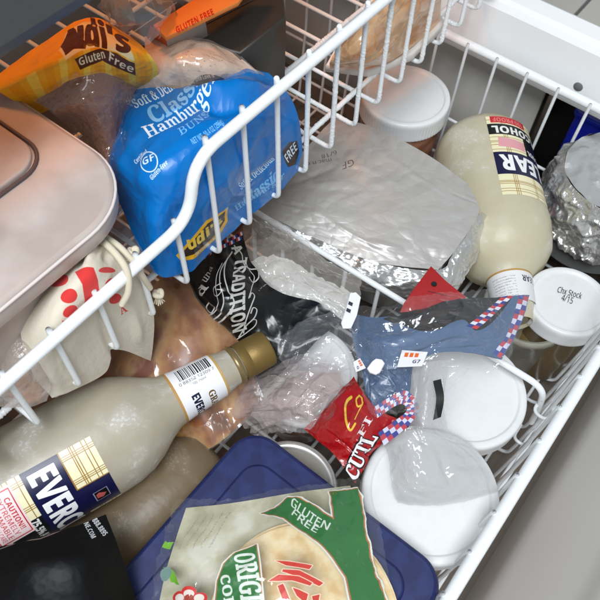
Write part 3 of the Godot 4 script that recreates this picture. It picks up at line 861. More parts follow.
	obj("cloth", net([Vector3(-0.3098, 0.3720, -0.1153), Vector3(-0.3015, 0.3900, -0.1423), Vector3(-0.3008, 0.3920, -0.1665), Vector3(-0.2830, 0.3880, -0.1733), Vector3(-0.2680, 0.3622, -0.1751), Vector3(-0.3021, 0.3750, -0.0951), Vector3(-0.2808, 0.4000, -0.1176), Vector3(-0.2684, 0.4080, -0.1376), Vector3(-0.2680, 0.3745, -0.1552), Vector3(-0.2680, 0.3254, -0.1762), Vector3(-0.2902, 0.3700, -0.0813), Vector3(-0.2680, 0.3895, -0.0982), Vector3(-0.2680, 0.3712, -0.1247), Vector3(-0.2680, 0.3346, -0.1474), Vector3(-0.2680, 0.2890, -0.1736), Vector3(-0.2796, 0.3400, -0.0720), Vector3(-0.2680, 0.3487, -0.0891), Vector3(-0.2680, 0.3311, -0.1182), Vector3(-0.2680, 0.3061, -0.1404), Vector3(-0.2680, 0.2616, -0.1681), Vector3(-0.2680, 0.3175, -0.0711), Vector3(-0.2680, 0.3017, -0.0900), Vector3(-0.2680, 0.2862, -0.1176), Vector3(-0.2680, 0.3020, -0.1339), Vector3(-0.2680, 0.2397, -0.1613)], 5, 80, 80, {"amp": 0.005, "freq": 3.5, "fine": 0.0, "seed": 8.0, "thick": 0.008, "folds": [[Vector2(0.268, 0.052), Vector2(0.231, 0.132), 0.005, 0.06], [Vector2(0.503, 0.030), Vector2(0.459, 0.180), 0.006, 0.05], [Vector2(0.651, 0.034), Vector2(0.601, 0.173), -0.005, 0.05], [Vector2(0.401, 0.065), Vector2(0.375, 0.184), -0.005, 0.05], [Vector2(0.823, 0.339), Vector2(0.891, 0.776), 0.004, 0.06], [Vector2(0.573, 0.549), Vector2(0.793, 1.300), -0.004, 0.06], [Vector2(0.172, 0.571), Vector2(0.135, 0.962), 0.004, 0.07]]}), printed(p, 0.9, {"normal": M.fine_map, "bend": 0.25, "rim": 0.2}), t)
	var cord := mat(Color(0.84, 0.80, 0.71), 0.85, {"normal": M.fine_map, "bend": 0.8, "uv": Vector3(2, 8, 1)})
	obj("cord", tube(curve([Vector3(-0.2998, 0.3950, -0.1644), Vector3(-0.2801, 0.4020, -0.1622), Vector3(-0.2639, 0.4000, -0.1594), Vector3(-0.2571, 0.3920, -0.1566), Vector3(-0.2546, 0.3800, -0.1513), Vector3(-0.2565, 0.3700, -0.1448)]), 0.0026, 10), cord, t)
	obj("cord", tube(curve([Vector3(-0.3032, 0.3900, -0.1702), Vector3(-0.2811, 0.3960, -0.1694), Vector3(-0.2685, 0.3900, -0.1694), Vector3(-0.2615, 0.3750, -0.1703), Vector3(-0.2609, 0.3520, -0.1743)]), 0.0024, 10), cord, t)
	for q in [[Vector3(-0.2628, 0.3330, -0.1814), Vector3(0.3, -0.8, 0.4)], [Vector3(-0.2719, 0.3880, -0.1754), Vector3(0.4, 0.1, 0.7)]]:
		obj("knot", tube(curve([q[0] + Vector3(-0.003, 0, 0), q[0] + Vector3(0, 0.002, 0.003), q[0] + Vector3(0.003, 0, 0), q[0] + Vector3(0, 0.001, -0.003), q[0] + Vector3(-0.002, -0.001, 0.001)], 20), 0.0024, 8), cord, t)
		var tuft := SurfaceTool.new()
		for k in 40:
			var dir: Vector3 = (q[1].normalized() + Vector3(rng.randf_range(-1, 1), rng.randf_range(-1, 1), rng.randf_range(-1, 1)) * 0.45).normalized()
			var bow := Vector3(rng.randf_range(-1, 1), rng.randf_range(-1, 0), rng.randf_range(-1, 1)) * 0.0015
			tuft.append_from(tube([q[0], q[0] + dir * 0.004, q[0] + dir * 0.008 + bow], 0.00032, 4), 0, Transform3D())
		obj("frayed_end", tuft.commit(), cord, t)

	t = thing("small_clear_bag", "small cloudy plastic bag with peach pieces, under the frosted box", "plastic bag")
	obj("film", net([Vector3(-0.3109, 0.3600, -0.0644), Vector3(-0.2979, 0.3700, -0.0771), Vector3(-0.2896, 0.3700, -0.0880), Vector3(-0.2813, 0.3550, -0.0919), Vector3(-0.3016, 0.3500, -0.0509), Vector3(-0.2858, 0.3600, -0.0613), Vector3(-0.2770, 0.3580, -0.0727), Vector3(-0.2736, 0.3400, -0.0799), Vector3(-0.3017, 0.3200, -0.0384), Vector3(-0.2851, 0.3250, -0.0469), Vector3(-0.2756, 0.3220, -0.0582), Vector3(-0.2701, 0.3200, -0.0679)], 4, 50, 50, {"amp": 0.006, "freq": 9.0, "fine": 0.001, "seed": 9.0}), film(Color(0.78, 0.73, 0.69), 0.5, 0.2, 0.7), t)
	var peach := mat(Color(0.82, 0.56, 0.38), 0.5, {"sss": 0.2})
	for a in [[8, 386, 0.33], [34, 384, 0.325]]:
		pass
	obj("piece", slab([Vector3(-0.3061, 0.3300, -0.0517), Vector3(-0.2975, 0.3400, -0.0669), Vector3(-0.2934, 0.3400, -0.0765), Vector3(-0.2876, 0.3250, -0.0697), Vector3(-0.2896, 0.3220, -0.0532)], 0.012, 0.003), peach, t)
	obj("piece", slab([Vector3(-0.2875, 0.3220, -0.0590), Vector3(-0.2854, 0.3250, -0.0735), Vector3(-0.2800, 0.3220, -0.0735), Vector3(-0.2747, 0.3200, -0.0643), Vector3(-0.2802, 0.3200, -0.0557)], 0.006, 0.002), peach, t)

func bottle_label() -> StandardMaterial3D:
	var cream := Color(0.93, 0.905, 0.75)
	var gold := Color(0.62, 0.47, 0.20)
	var navy := Color(0.06, 0.07, 0.24)
	var ink := Color(0.05, 0.05, 0.055)
	var p := Print.new(1024, 768, cream)
	for x in [0.035, 0.05, 0.062, 0.20, 0.215, 0.228, 0.36, 0.375, 0.52, 0.535, 0.548, 0.7, 0.715, 0.86, 0.875, 0.888]:
		p.poly([Vector2(x, 0), Vector2(x + 0.005, 0), Vector2(x + 0.005, 1), Vector2(x, 1)], gold)
	for y in [0.04, 0.07, 0.13, 0.15, 0.165, 0.56, 0.62, 0.655, 0.67, 0.72, 0.95]:
		p.poly([Vector2(0, y), Vector2(1, y), Vector2(1, y + 0.007), Vector2(0, y + 0.007)], gold)
	p.poly([Vector2(0, 0.25), Vector2(1, 0.25), Vector2(1, 0.53), Vector2(0, 0.53)], navy)
	p.poly([Vector2(0.27, 0.0), Vector2(0.56, 0.0), Vector2(0.56, 0.3), Vector2(0.27, 0.3)], navy)
	p.line([Vector2(0.0, 0.245), Vector2(0.27, 0.245), Vector2(0.27, 0.0)], 8.0, gold)
	# the little emblem
	p.poly([Vector2(0.36, 0.06), Vector2(0.46, 0.06), Vector2(0.46, 0.17), Vector2(0.36, 0.17)], Color(0.55, 0.55, 0.62))
	p.poly([Vector2(0.365, 0.067), Vector2(0.455, 0.067), Vector2(0.455, 0.163), Vector2(0.365, 0.163)], ink)
	p.poly([Vector2(0.38, 0.13), Vector2(0.41, 0.08), Vector2(0.44, 0.11), Vector2(0.43, 0.155), Vector2(0.39, 0.155)], Color(0.72, 0.34, 0.32))
	say(p, "EVERCLEAR", sans_bold, [Vector2(0.04, 0.49), Vector2(0.96, 0.49), Vector2(0.04, 0.30)], Color(0.95, 0.95, 0.95), 8.0)
	p.poly([Vector2(0.30, 0.53), Vector2(0.72, 0.53), Vector2(0.72, 0.78), Vector2(0.30, 0.78)], ink)
	say(p, "75.5% ALC/VOL", sans_bold, [Vector2(0.31, 0.62), Vector2(0.70, 0.62), Vector2(0.31, 0.56)], Color(0.9, 0.9, 0.88), 3.0)
	p.poly([Vector2(0, 0.76), Vector2(1, 0.76), Vector2(1, 0.9), Vector2(0, 0.9)], ink)
	say(p, "GRAIN ALCOHOL", sans_bold, [Vector2(0.1, 0.87), Vector2(0.97, 0.87), Vector2(0.1, 0.78)], Color(0.92, 0.92, 0.9), 4.0)
	p.poly([Vector2(0.66, 0.915), Vector2(0.97, 0.915), Vector2(0.97, 1.0), Vector2(0.66, 1.0)], Color(0.78, 0.14, 0.16))
	say(p, "190 PROOF", sans_bold, [Vector2(0.68, 0.985), Vector2(0.95, 0.985), Vector2(0.68, 0.93)], Color(0.86, 0.5, 0.5))
	p.poly([Vector2(0.73, 0.58), Vector2(0.95, 0.60), Vector2(0.94, 0.72), Vector2(0.72, 0.70)], Color(0.88, 0.62, 0.64))
	return printed(p, 0.35)

func build_bottles() -> void:
	var label := bottle_label()
	var frosting := func(a: Color, b: Color, seed: int, clear: float) -> StandardMaterial3D:
		var m := mat(Color(1, 1, 1, clear), 0.42, {"tex": frost_skin(a, b, seed, 1.0), "normal": M.fine_map, "bend": 0.12, "uv": Vector3(1, 1, 1), "coat": 0.06, "coat_rough": 0.35})
		m.refraction_enabled = true
		m.refraction_scale = 0.045
		return m
	var gold := mat(Color(0.50, 0.41, 0.22), 0.5, {"metal": 0.5, "normal": M.fine_map, "bend": 0.2, "uv": Vector3(4, 1, 1)})
	var paper := mat(Color(0.90, 0.90, 0.91), 0.5)

	# the near bottle: heights run down from the cap's end
	var cap_end := Vector3(-0.1982, 0.2360, -0.2398)
	var axis := (cap_end - Vector3(-0.2474, 0.2360, -0.0959)).normalized()
	var t := thing("liquor_bottle", "frosted bottle with a gold cap lying under the upper basket, labelled in navy and cream", "bottle")
	t.transform = aimed(cap_end, axis, Vector3(0.2, 0.59, 0.12))
	var glass_col := Color(0.825, 0.785, 0.70)
	var body := obj("glass_body", lathe([Vector2(0.0158, -0.030), Vector2(0.0162, -0.034), Vector2(0.0172, -0.036), Vector2(0.0172, -0.039), Vector2(0.0175, -0.043), Vector2(0.0200, -0.052), Vector2(0.0225, -0.09), Vector2(0.0245, -0.102), Vector2(0.030, -0.113), Vector2(0.0385, -0.126), Vector2(0.0445, -0.139), Vector2(0.0475, -0.152), Vector2(0.0485, -0.165), Vector2(0.0485, -0.32), Vector2(0.045, -0.33), Vector2(0.0, -0.33)], 80), frosting.call(glass_col, Color(1.0, 1.0, 0.98), 5, 0.55), t)
	obj("cap", lathe([Vector2(0.0, 0.0), Vector2(0.0150, 0.0), Vector2(0.0165, -0.0008), Vector2(0.0171, -0.0025), Vector2(0.0173, -0.012), Vector2(0.0173, -0.0215), Vector2(0.0168, -0.0222), Vector2(0.0168, -0.0228), Vector2(0.0174, -0.0234), Vector2(0.0174, -0.0310), Vector2(0.0168, -0.0312)], 64), gold, t)
	obj("neck_ring", lathe([Vector2(0.0172, -0.032), Vector2(0.0184, -0.0335), Vector2(0.0184, -0.0365), Vector2(0.0172, -0.038)], 48), mat(Color(0.52, 0.45, 0.30), 0.3, {"metal": 0.4}), t)
	# neck label with its bar code
	var p := Print.new(768, 384, Color(0.92, 0.92, 0.935))
	p.poly([Vector2(0, 0.95), Vector2(1, 0.95), Vector2(1, 1), Vector2(0, 1)], Color(0.72, 0.55, 0.30))
	p.poly([Vector2(0, 0), Vector2(1, 0), Vector2(1, 0.05), Vector2(0, 0.05)], Color(0.74, 0.60, 0.36))
	var rng := RandomNumberGenerator.new()
	rng.seed = 9
	var y := 0.12
	while y < 0.80:
		var w := rng.randf_range(0.008, 0.028)
		p.poly([Vector2(0.585, y), Vector2(0.685, y), Vector2(0.685, y + w), Vector2(0.585, y + w)], Color(0.12, 0.12, 0.13))
		y += w + rng.randf_range(0.010, 0.028)
	say(p, "0 88352 12309 7", sans, [Vector2(0.715, 0.84), Vector2(0.715, 0.10), Vector2(0.695, 0.84)], Color(0.25, 0.25, 0.27))
	say(p, "100  750ml", sans, [Vector2(0.743, 0.6), Vector2(0.743, 0.32), Vector2(0.727, 0.6)], Color(0.3, 0.3, 0.32))
	say(p, "EVERCLEAR", sans_bold, [Vector2(0.80, 0.74), Vector2(1.12, 0.74), Vector2(0.80, 0.58)], Color(0.07, 0.08, 0.2), 3.0)
	say(p, "GRAIN", serif_bold, [Vector2(0.83, 0.42), Vector2(1.05, 0.42), Vector2(0.83, 0.28)], Color(0.40, 0.30, 0.14), 2.0)
	obj("neck_label", lathe([Vector2(0.0203, -0.052), Vector2(0.0226, -0.088), Vector2(0.0238, -0.097)], 80), printed(p, 0.4), t)
	var a1 := deg_to_rad(94.0)
	var body_label := obj("label", lathe([Vector2(0.0487, -0.172), Vector2(0.0487, -0.28)], 60, a1 - deg_to_rad(146.0), a1), label, t)
	var st := Print.new(256, 192, Color(0.93, 0.84, 0.84))
	var crimson := Color(0.75, 0.12, 0.15)
	st.line([Vector2(0.05, 0.07), Vector2(0.95, 0.07), Vector2(0.95, 0.93), Vector2(0.05, 0.93)], 6.0, crimson, true)
	say(st, "CAUTION!!", sans_bold, [Vector2(0.18, 0.30), Vector2(0.82, 0.30), Vector2(0.18, 0.15)], crimson)
	say(st, "EXTREMELY", sans, [Vector2(0.12, 0.49), Vector2(0.88, 0.49), Vector2(0.12, 0.35)], crimson)
	say(st, "FLAMMABLE", sans, [Vector2(0.10, 0.68), Vector2(0.90, 0.68), Vector2(0.10, 0.54)], crimson)
	say(st, "HANDLE WITH CARE", sans, [Vector2(0.10, 0.85), Vector2(0.90, 0.85), Vector2(0.10, 0.73)], crimson)
	obj("caution_sticker", lathe([Vector2(0.0489, -0.238), Vector2(0.0489, -0.266)], 20, deg_to_rad(94.0 - 56.0), deg_to_rad(91.0)), printed(st, 0.4), body_label)

	# the big bottle lying head towards the camera
	var neck := Vector3(-0.0703, 0.1400, -0.5211)
	axis = (neck - Vector3(-0.2080, 0.1500, -0.6849)).normalized()
	t = thing("large_liquor_bottle", "large frosted yellowish bottle lying between the foil tray and the foil jar", "bottle")
	t.transform = aimed(neck + axis * 0.062, axis, Vector3(0.2, 0.55, 0.55))
	obj("glass_body", lathe([Vector2(0.016, -0.0070), Vector2(0.020, -0.0170), Vector2(0.0235, -0.0370), Vector2(0.026, -0.0630), Vector2(0.034, -0.0710), Vector2(0.046, -0.0810), Vector2(0.055, -0.0950), Vector2(0.0585, -0.1110), Vector2(0.0605, -0.1270), Vector2(0.0605, -0.2470), Vector2(0.0585, -0.2610), Vector2(0.052, -0.2730), Vector2(0.040, -0.2800), Vector2(0.0, -0.2820)], 80), frosting.call(Color(0.90, 0.865, 0.74), Color(1.0, 0.98, 0.94), 15, 0.66), t)
	obj("cap", lathe([Vector2(0.0, -0.012), Vector2(0.0165, -0.012), Vector2(0.018, -0.0135), Vector2(0.018, -0.024), Vector2(0.016, -0.0242)], 48), gold, t)
	var p2 := Print.new(512, 256, Color(0.90, 0.90, 0.90))
	p2.poly([Vector2(0, 0.94), Vector2(1, 0.94), Vector2(1, 1), Vector2(0, 1)], Color(0.72, 0.55, 0.30))
	say(p2, "CLEAR", sans_bold, [Vector2(0.5, 0.8), Vector2(0.66, 0.8), Vector2(0.5, 0.6)], Color(0.1, 0.1, 0.2))
	for k in 8:
		scribble(p2, Vector2(0.71, 0.16 + k * 0.09), Vector2(0.87, 0.16 + k * 0.09), 12.0, Color(0.4, 0.4, 0.42), k)
	obj("neck_label", lathe([Vector2(0.0232, -0.0250), Vector2(0.0262, -0.0630)], 64), printed(p2, 0.45), t)
	var b0 := deg_to_rad(99.0)
	obj("label", lathe([Vector2(0.0608, -0.1400), Vector2(0.0608, -0.2590)], 60, b0, b0 + deg_to_rad(152.0)), label, t)

	# a brown frosted jar lying below the near bottle
	t = thing("brown_glass_jar", "brown frosted glass jar lying half under the near bottle and the navy lid", "jar")
	t.transform = aimed(Vector3(-0.1907, 0.1600, -0.1492), axis_of(Vector3(-0.1907, 0.1600, -0.1492), Vector3(-0.2043, 0.1600, -0.0493)), UP)
	obj("glass", lathe([Vector2(0.0, 0.0), Vector2(0.02, -0.001), Vector2(0.034, -0.008), Vector2(0.041, -0.022), Vector2(0.043, -0.045), Vector2(0.043, -0.14), Vector2(0.035, -0.15), Vector2(0.0, -0.15)], 64), frosting.call(Color(0.62, 0.54, 0.42), Color(0.80, 0.74, 0.64), 25, 0.45), t)

func axis_of(a: Vector3, b: Vector3) -> Vector3:
	return (a - b).normalized()

func build_tubs() -> void:
	var rosy := mat(Color(0.74, 0.52, 0.42), 0.35, {"coat": 0.4, "sss": 0.2, "tex": noise_tex(0.02, 51, [[0.3, 0.7], [Color(0.75, 0.7, 0.68), Color.WHITE]], false, 1.0, 0, 256)})
	var stock := mat(Color(0.40, 0.33, 0.20), 0.3, {"coat": 0.5})
	tub("white_lidded_tub", "large white lidded tub beside the navy lid, half under clear film", Vector3(-0.0110, 0.2050, -0.2347), 0.0605, 0.15, rosy, Vector3(0.03, 0.0, -0.02), false, 0.016, "white lidded tubs")
	tub("white_lidded_tub", "white lidded tub under the denim bag, beside the basket divider's hook", Vector3(-0.0416, 0.1820, -0.3509), 0.060, 0.14, rosy, Vector3(0.02, 0.0, -0.05), false, 0.020, "white lidded tubs")
	var t := tub("white_lidded_tub", "white lidded tub with a handwritten note on its lid", Vector3(-0.0004, 0.1500, -0.5314), 0.0475, 0.12, stock, Vector3(-0.02, 0.0, 0.03), false, 0.022, "white lidded tubs")
	var ink := mat(Color(0.06, 0.06, 0.07), 0.5)
	var top_lid: Node3D = t.get_node("lid")
	var inv := (t.transform * top_lid.transform).affine_inverse()
	var note := obj("handwriting", flat_text("Chx Stock", sans, inv * Vector3(-0.0194, 0.1492, -0.5354), inv * Vector3(0.0061, 0.1485, -0.5447), inv * Vector3(-0.0214, 0.1492, -0.5442)), ink, top_lid)
	obj("handwriting", flat_text("4/15", sans, inv * Vector3(-0.0110, 0.1490, -0.5287), inv * Vector3(0.0011, 0.1487, -0.5319), inv * Vector3(-0.0129, 0.1490, -0.5374)), ink, top_lid)
	tub("ribbed_lid_jar", "jar with a ribbed white screw lid and reddish contents below the upper basket", Vector3(-0.3017, 0.2050, -0.6380), 0.0565, 0.13, rosy, Vector3(0.0, 0.0, 0.0), true, 0.026)
	tub("buried_lid_jar", "jar with a ribbed white lid mostly buried under the black bag and clear film", Vector3(-0.1787, 0.1950, -0.2713), 0.052, 0.12, rosy, Vector3(0.12, 0.0, -0.10), true, 0.026)

	# an open clear tub of brown stock
	t = thing("open_clear_tub", "open clear plastic tub of brown stock beside the large bottle's neck", "tub", Vector3(-0.0359, 0.0300, -0.5128))
	var wall := film(Color(0.80, 0.80, 0.74), 0.4, 0.2, 0.2)
	obj("wall", lathe([Vector2(0.0455, 0.0975), Vector2(0.049, 0.1), Vector2(0.051, 0.0985), Vector2(0.051, 0.09), Vector2(0.0485, 0.088), Vector2(0.043, 0.0)], 64), wall, t)
	obj("inner_wall", lathe([Vector2(0.041, 0.0), Vector2(0.0455, 0.0975)], 64), wall, t)
	obj("stock", lathe([Vector2(0.0, 0.072), Vector2(0.042, 0.072), Vector2(0.0435, 0.0715), Vector2(0.0405, 0.002)], 64), stock, t)

	# the metal jar ring under the navy lid
	t = thing("canning_jar", "glass canning jar with a silver ring lid beside the navy lid", "jar", Vector3(-0.1094, 0.2000, -0.1584))
	obj("ring_lid", lathe([Vector2(0.036, -0.002), Vector2(0.038, 0.0), Vector2(0.0405, 0.0), Vector2(0.0425, -0.0012), Vector2(0.0435, -0.003), Vector2(0.0435, -0.006), Vector2(0.0445, -0.0075), Vector2(0.0445, -0.010), Vector2(0.0437, -0.0115), Vector2(0.0445, -0.013), Vector2(0.0445, -0.016), Vector2(0.0430, -0.017)], 72), mat(Color(0.80, 0.79, 0.77), 0.32, {"metal": 0.6, "bump": M.fine_map, "deep": 0.003}), t)
	obj("disc_lid", lathe([Vector2(0.0, -0.001), Vector2(0.030, -0.001), Vector2(0.032, -0.0028), Vector2(0.0365, -0.0028)], 72), mat(Color(0.72, 0.70, 0.66), 0.35, {"metal": 0.5}), t)
	obj("jar", lathe([Vector2(0.0405, -0.016), Vector2(0.043, -0.022), Vector2(0.046, -0.04), Vector2(0.046, -0.14), Vector2(0.0, -0.15)], 48), mat(Color(0.42, 0.36, 0.27), 0.3, {"coat": 0.5}), t)

	# the navy lidded box
	t = thing("navy_lidded_box", "glass food box with a navy blue plastic lid, under the tortilla bag", "food box")
	var navy := mat(Color(0.12, 0.17, 0.37), 0.45, {"tex": noise_tex(0.02, 61, [[0.3, 0.55, 0.75], [Color(0.78, 0.80, 0.86), Color(0.92, 0.93, 0.96), Color(1.0, 1.0, 1.0)]], false, 1.0, 0, 512), "tri": 5.0, "bump": M.fine_map, "deep": 0.006})
	obj("lid", slab(round_rect(-0.164, 0.0395, -0.175, 0.14, 0.232, 0.026, 10), 0.011, 0.004), navy, t)
	obj("inner_step", slab(round_rect(-0.142, 0.018, -0.153, 0.118, 0.2355, 0.018, 8), 0.006, 0.0025), navy, t)
	obj("lid_lip", tube(round_rect(-0.164, 0.0395, -0.175, 0.14, 0.2205, 0.026, 10), 0.0022, 8, 0.0, true), navy, t)
	obj("glass_box", slab(round_rect(-0.155, 0.031, -0.166, 0.13, 0.2205, 0.024, 8), 0.08, 0.003), mat(Color(0.45, 0.40, 0.34), 0.15, {"coat": 0.6}), t)

func build_foil() -> void:
	var foil := mat(Color(0.84, 0.84, 0.83), 0.33, {"metal": 0.85, "normal": M.foil_map, "bend": 0.3, "uv": Vector3(3, 1, 1)})
	var t := thing("foil_tray", "wide foil covered tray with a handwritten note, behind the basket divider", "food tray")
	var p := Print.new(768, 768, Color(0.73, 0.72, 0.70))
	var rng := RandomNumberGenerator.new()
	rng.seed = 3
	for k in 90:
		p.disc(Vector2(rng.randf(), rng.randf()), rng.randf_range(3, 40), Color(0.73, 0.72, 0.70).lightened(rng.randf_range(-0.02, 0.09)), rng.randf_range(0.4, 1.0))
	var ink := Color(0.40, 0.36, 0.34)
	say(p, "GF", sans, [Vector2(0.292, 0.271), Vector2(0.246, 0.327), Vector2(0.319, 0.316)], ink)
	say(p, "6/18", sans, [Vector2(0.167, 0.253), Vector2(0.108, 0.330), Vector2(0.188, 0.278)], ink)
	say(p, "mac n ch", sans, [Vector2(0.171, 0.323), Vector2(0.055, 0.444), Vector2(0.192, 0.348)], ink)
	obj("foil_top", net([Vector3(-0.3493, 0.1970, -0.5541), Vector3(-0.2978, 0.2030, -0.5647), Vector3(-0.2291, 0.2030, -0.5687), Vector3(-0.1672, 0.1980, -0.5655), Vector3(-0.3404, 0.2050, -0.4818), Vector3(-0.2740, 0.2120, -0.4881), Vector3(-0.2092, 0.2120, -0.5031), Vector3(-0.1351, 0.2030, -0.5330), Vector3(-0.3382, 0.2050, -0.4235), Vector3(-0.2670, 0.2120, -0.4219), Vector3(-0.1980, 0.2110, -0.4371), Vector3(-0.1291, 0.2000, -0.4748), Vector3(-0.3395, 0.1980, -0.3809), Vector3(-0.2607, 0.2020, -0.3875), Vector3(-0.1873, 0.2000, -0.4051), Vector3(-0.1307, 0.1950, -0.4425)], 4, 130, 110, {"amp": 0.0022, "freq": 4.0, "fine": 0.0003, "seed": 10.0, "creases": 40, "crease": 0.0022}), printed(p, 0.42, {"metal": 0.25, "normal": M.foil_map, "bend": 0.22}), t)
	obj("foil_edge", net([Vector3(-0.3395, 0.1980, -0.3809), Vector3(-0.2607, 0.2020, -0.3875), Vector3(-0.1873, 0.2000, -0.4051), Vector3(-0.1307, 0.1950, -0.4425), Vector3(-0.1291, 0.2000, -0.4748), Vector3(-0.1351, 0.2030, -0.5330), Vector3(-0.3300, 0.1920, -0.3729), Vector3(-0.2551, 0.1920, -0.3775), Vector3(-0.1778, 0.1900, -0.3936), Vector3(-0.1196, 0.1860, -0.4362), Vector3(-0.1178, 0.1900, -0.4814), Vector3(-0.1284, 0.1920, -0.5426), Vector3(-0.3278, 0.1720, -0.3731), Vector3(-0.2483, 0.1720, -0.3773), Vector3(-0.1677, 0.1720, -0.3924), Vector3(-0.1121, 0.1700, -0.4343), Vector3(-0.1125, 0.1700, -0.4903), Vector3(-0.1267, 0.1700, -0.5556)], 6, 260, 34, {"amp": 0.005, "freq": 12.0, "fine": 0.0015, "seed": 11.0}), foil, t)
	obj("tray", slab([Vector3(-0.3357, 0.1500, -0.3965), Vector3(-0.1738, 0.1500, -0.4263), Vector3(-0.1347, 0.1500, -0.4617), Vector3(-0.1560, 0.1500, -0.5640), Vector3(-0.2197, 0.1500, -0.6073), Vector3(-0.3601, 0.1500, -0.5860)], 0.06, 0.003), foil, t)

	t = thing("foil_jar", "round jar wrapped in crumpled foil, standing in a black pan", "jar", Vector3(-0.0352, 0.2000, -0.6966))
	obj("foil_top", foil_disc(0.066), mat(Color(0.74, 0.745, 0.74), 0.42, {"metal": 0.55, "bump": noise_tex(0.008, 71, [], false, 1.0, 0, 256), "deep": 0.15, "uv": Vector3(1, 1, 1)}), t)
	obj("foil_side", foil_wall(), foil, t)
	obj("jar", lathe([Vector2(0.0, -0.004), Vector2(0.060, -0.004), Vector2(0.070, -0.02), Vector2(0.070, -0.11), Vector2(0.0, -0.11)], 48), M.slate, t)
	t = thing("black_pan", "round black pan under the foil wrapped jar", "pan", Vector3(-0.0228, 0.1050, -0.7649))
	obj("pan", lathe([Vector2(0.0, -0.03), Vector2(0.075, -0.03), Vector2(0.094, -0.004), Vector2(0.098, 0.0), Vector2(0.1025, 0.001), Vector2(0.105, -0.002), Vector2(0.102, -0.006), Vector2(0.085, -0.034), Vector2(0.0, -0.036)], 72), mat(Color(0.075, 0.06, 0.055), 0.35), t)

func foil_disc(r: float) -> ArrayMesh:
	var st := SurfaceTool.new()
	st.begin(Mesh.PRIMITIVE_TRIANGLES)
	var at := func(i: int, k: int) -> Vector3:
		var rr := r * i / 30.0
		var a := TAU * (k % 120) / 120.0
		var q := Vector3(cos(a) * rr, 0, sin(a) * rr)
		q.y = 0.004 * soft.get_noise_3dv(q * 300.0) + 0.0018 * crumple.get_noise_3dv(q * 130.0) - 0.002 * pow(float(i) / 30.0, 6.0)
		return q
	for i in 30:
		for k in 120:
			for q in [[i, k], [i + 1, k], [i, k + 1], [i, k + 1], [i + 1, k], [i + 1, k + 1]]:
				var v: Vector3 = at.call(q[0], q[1])
				st.set_uv(Vector2(v.x, v.z) * 12.0)
				st.add_vertex(v)
	st.generate_normals()
	return st.commit()

func foil_wall() -> ArrayMesh:
	var v := PackedVector3Array()
	var nn := PackedVector3Array()
	var uv := PackedVector2Array()
	var ix := PackedInt32Array()
	var segs := 300
	for i in 51:
		var f := i / 50.0
		for k in segs + 1:
			var a := TAU * (k % segs) / segs
			var r := lerpf(0.0655, 0.077, pow(f, 0.8))
			var q := Vector3(cos(a) * r, -0.002 - f * 0.075, sin(a) * r)
			var c := crumple.get_noise_3dv(q * 170.0) * 0.009 + crumple.get_noise_3dv(q * 420.0) * 0.002
			c *= minf(1.0, f * 5.0 + 0.15)
			if f > 0.9: q.y += soft.get_noise_3dv(q * 900.0) * 0.008
			v.append(q + Vector3(cos(a), 0.15, sin(a)) * c)
			nn.append(UP)
			uv.append(Vector2(6.0 * k / segs, f * 1.3))
	for i in 50:
		for k in segs:
			var a := i * (segs + 1) + k
			var b := a + segs + 1
			ix.append_array([a, a + 1, b, a + 1, b + 1, b])
	var st := SurfaceTool.new()
	st.create_from_arrays(commit(v, nn, uv, ix).surface_get_arrays(0))
	st.generate_normals()
	return st.commit()

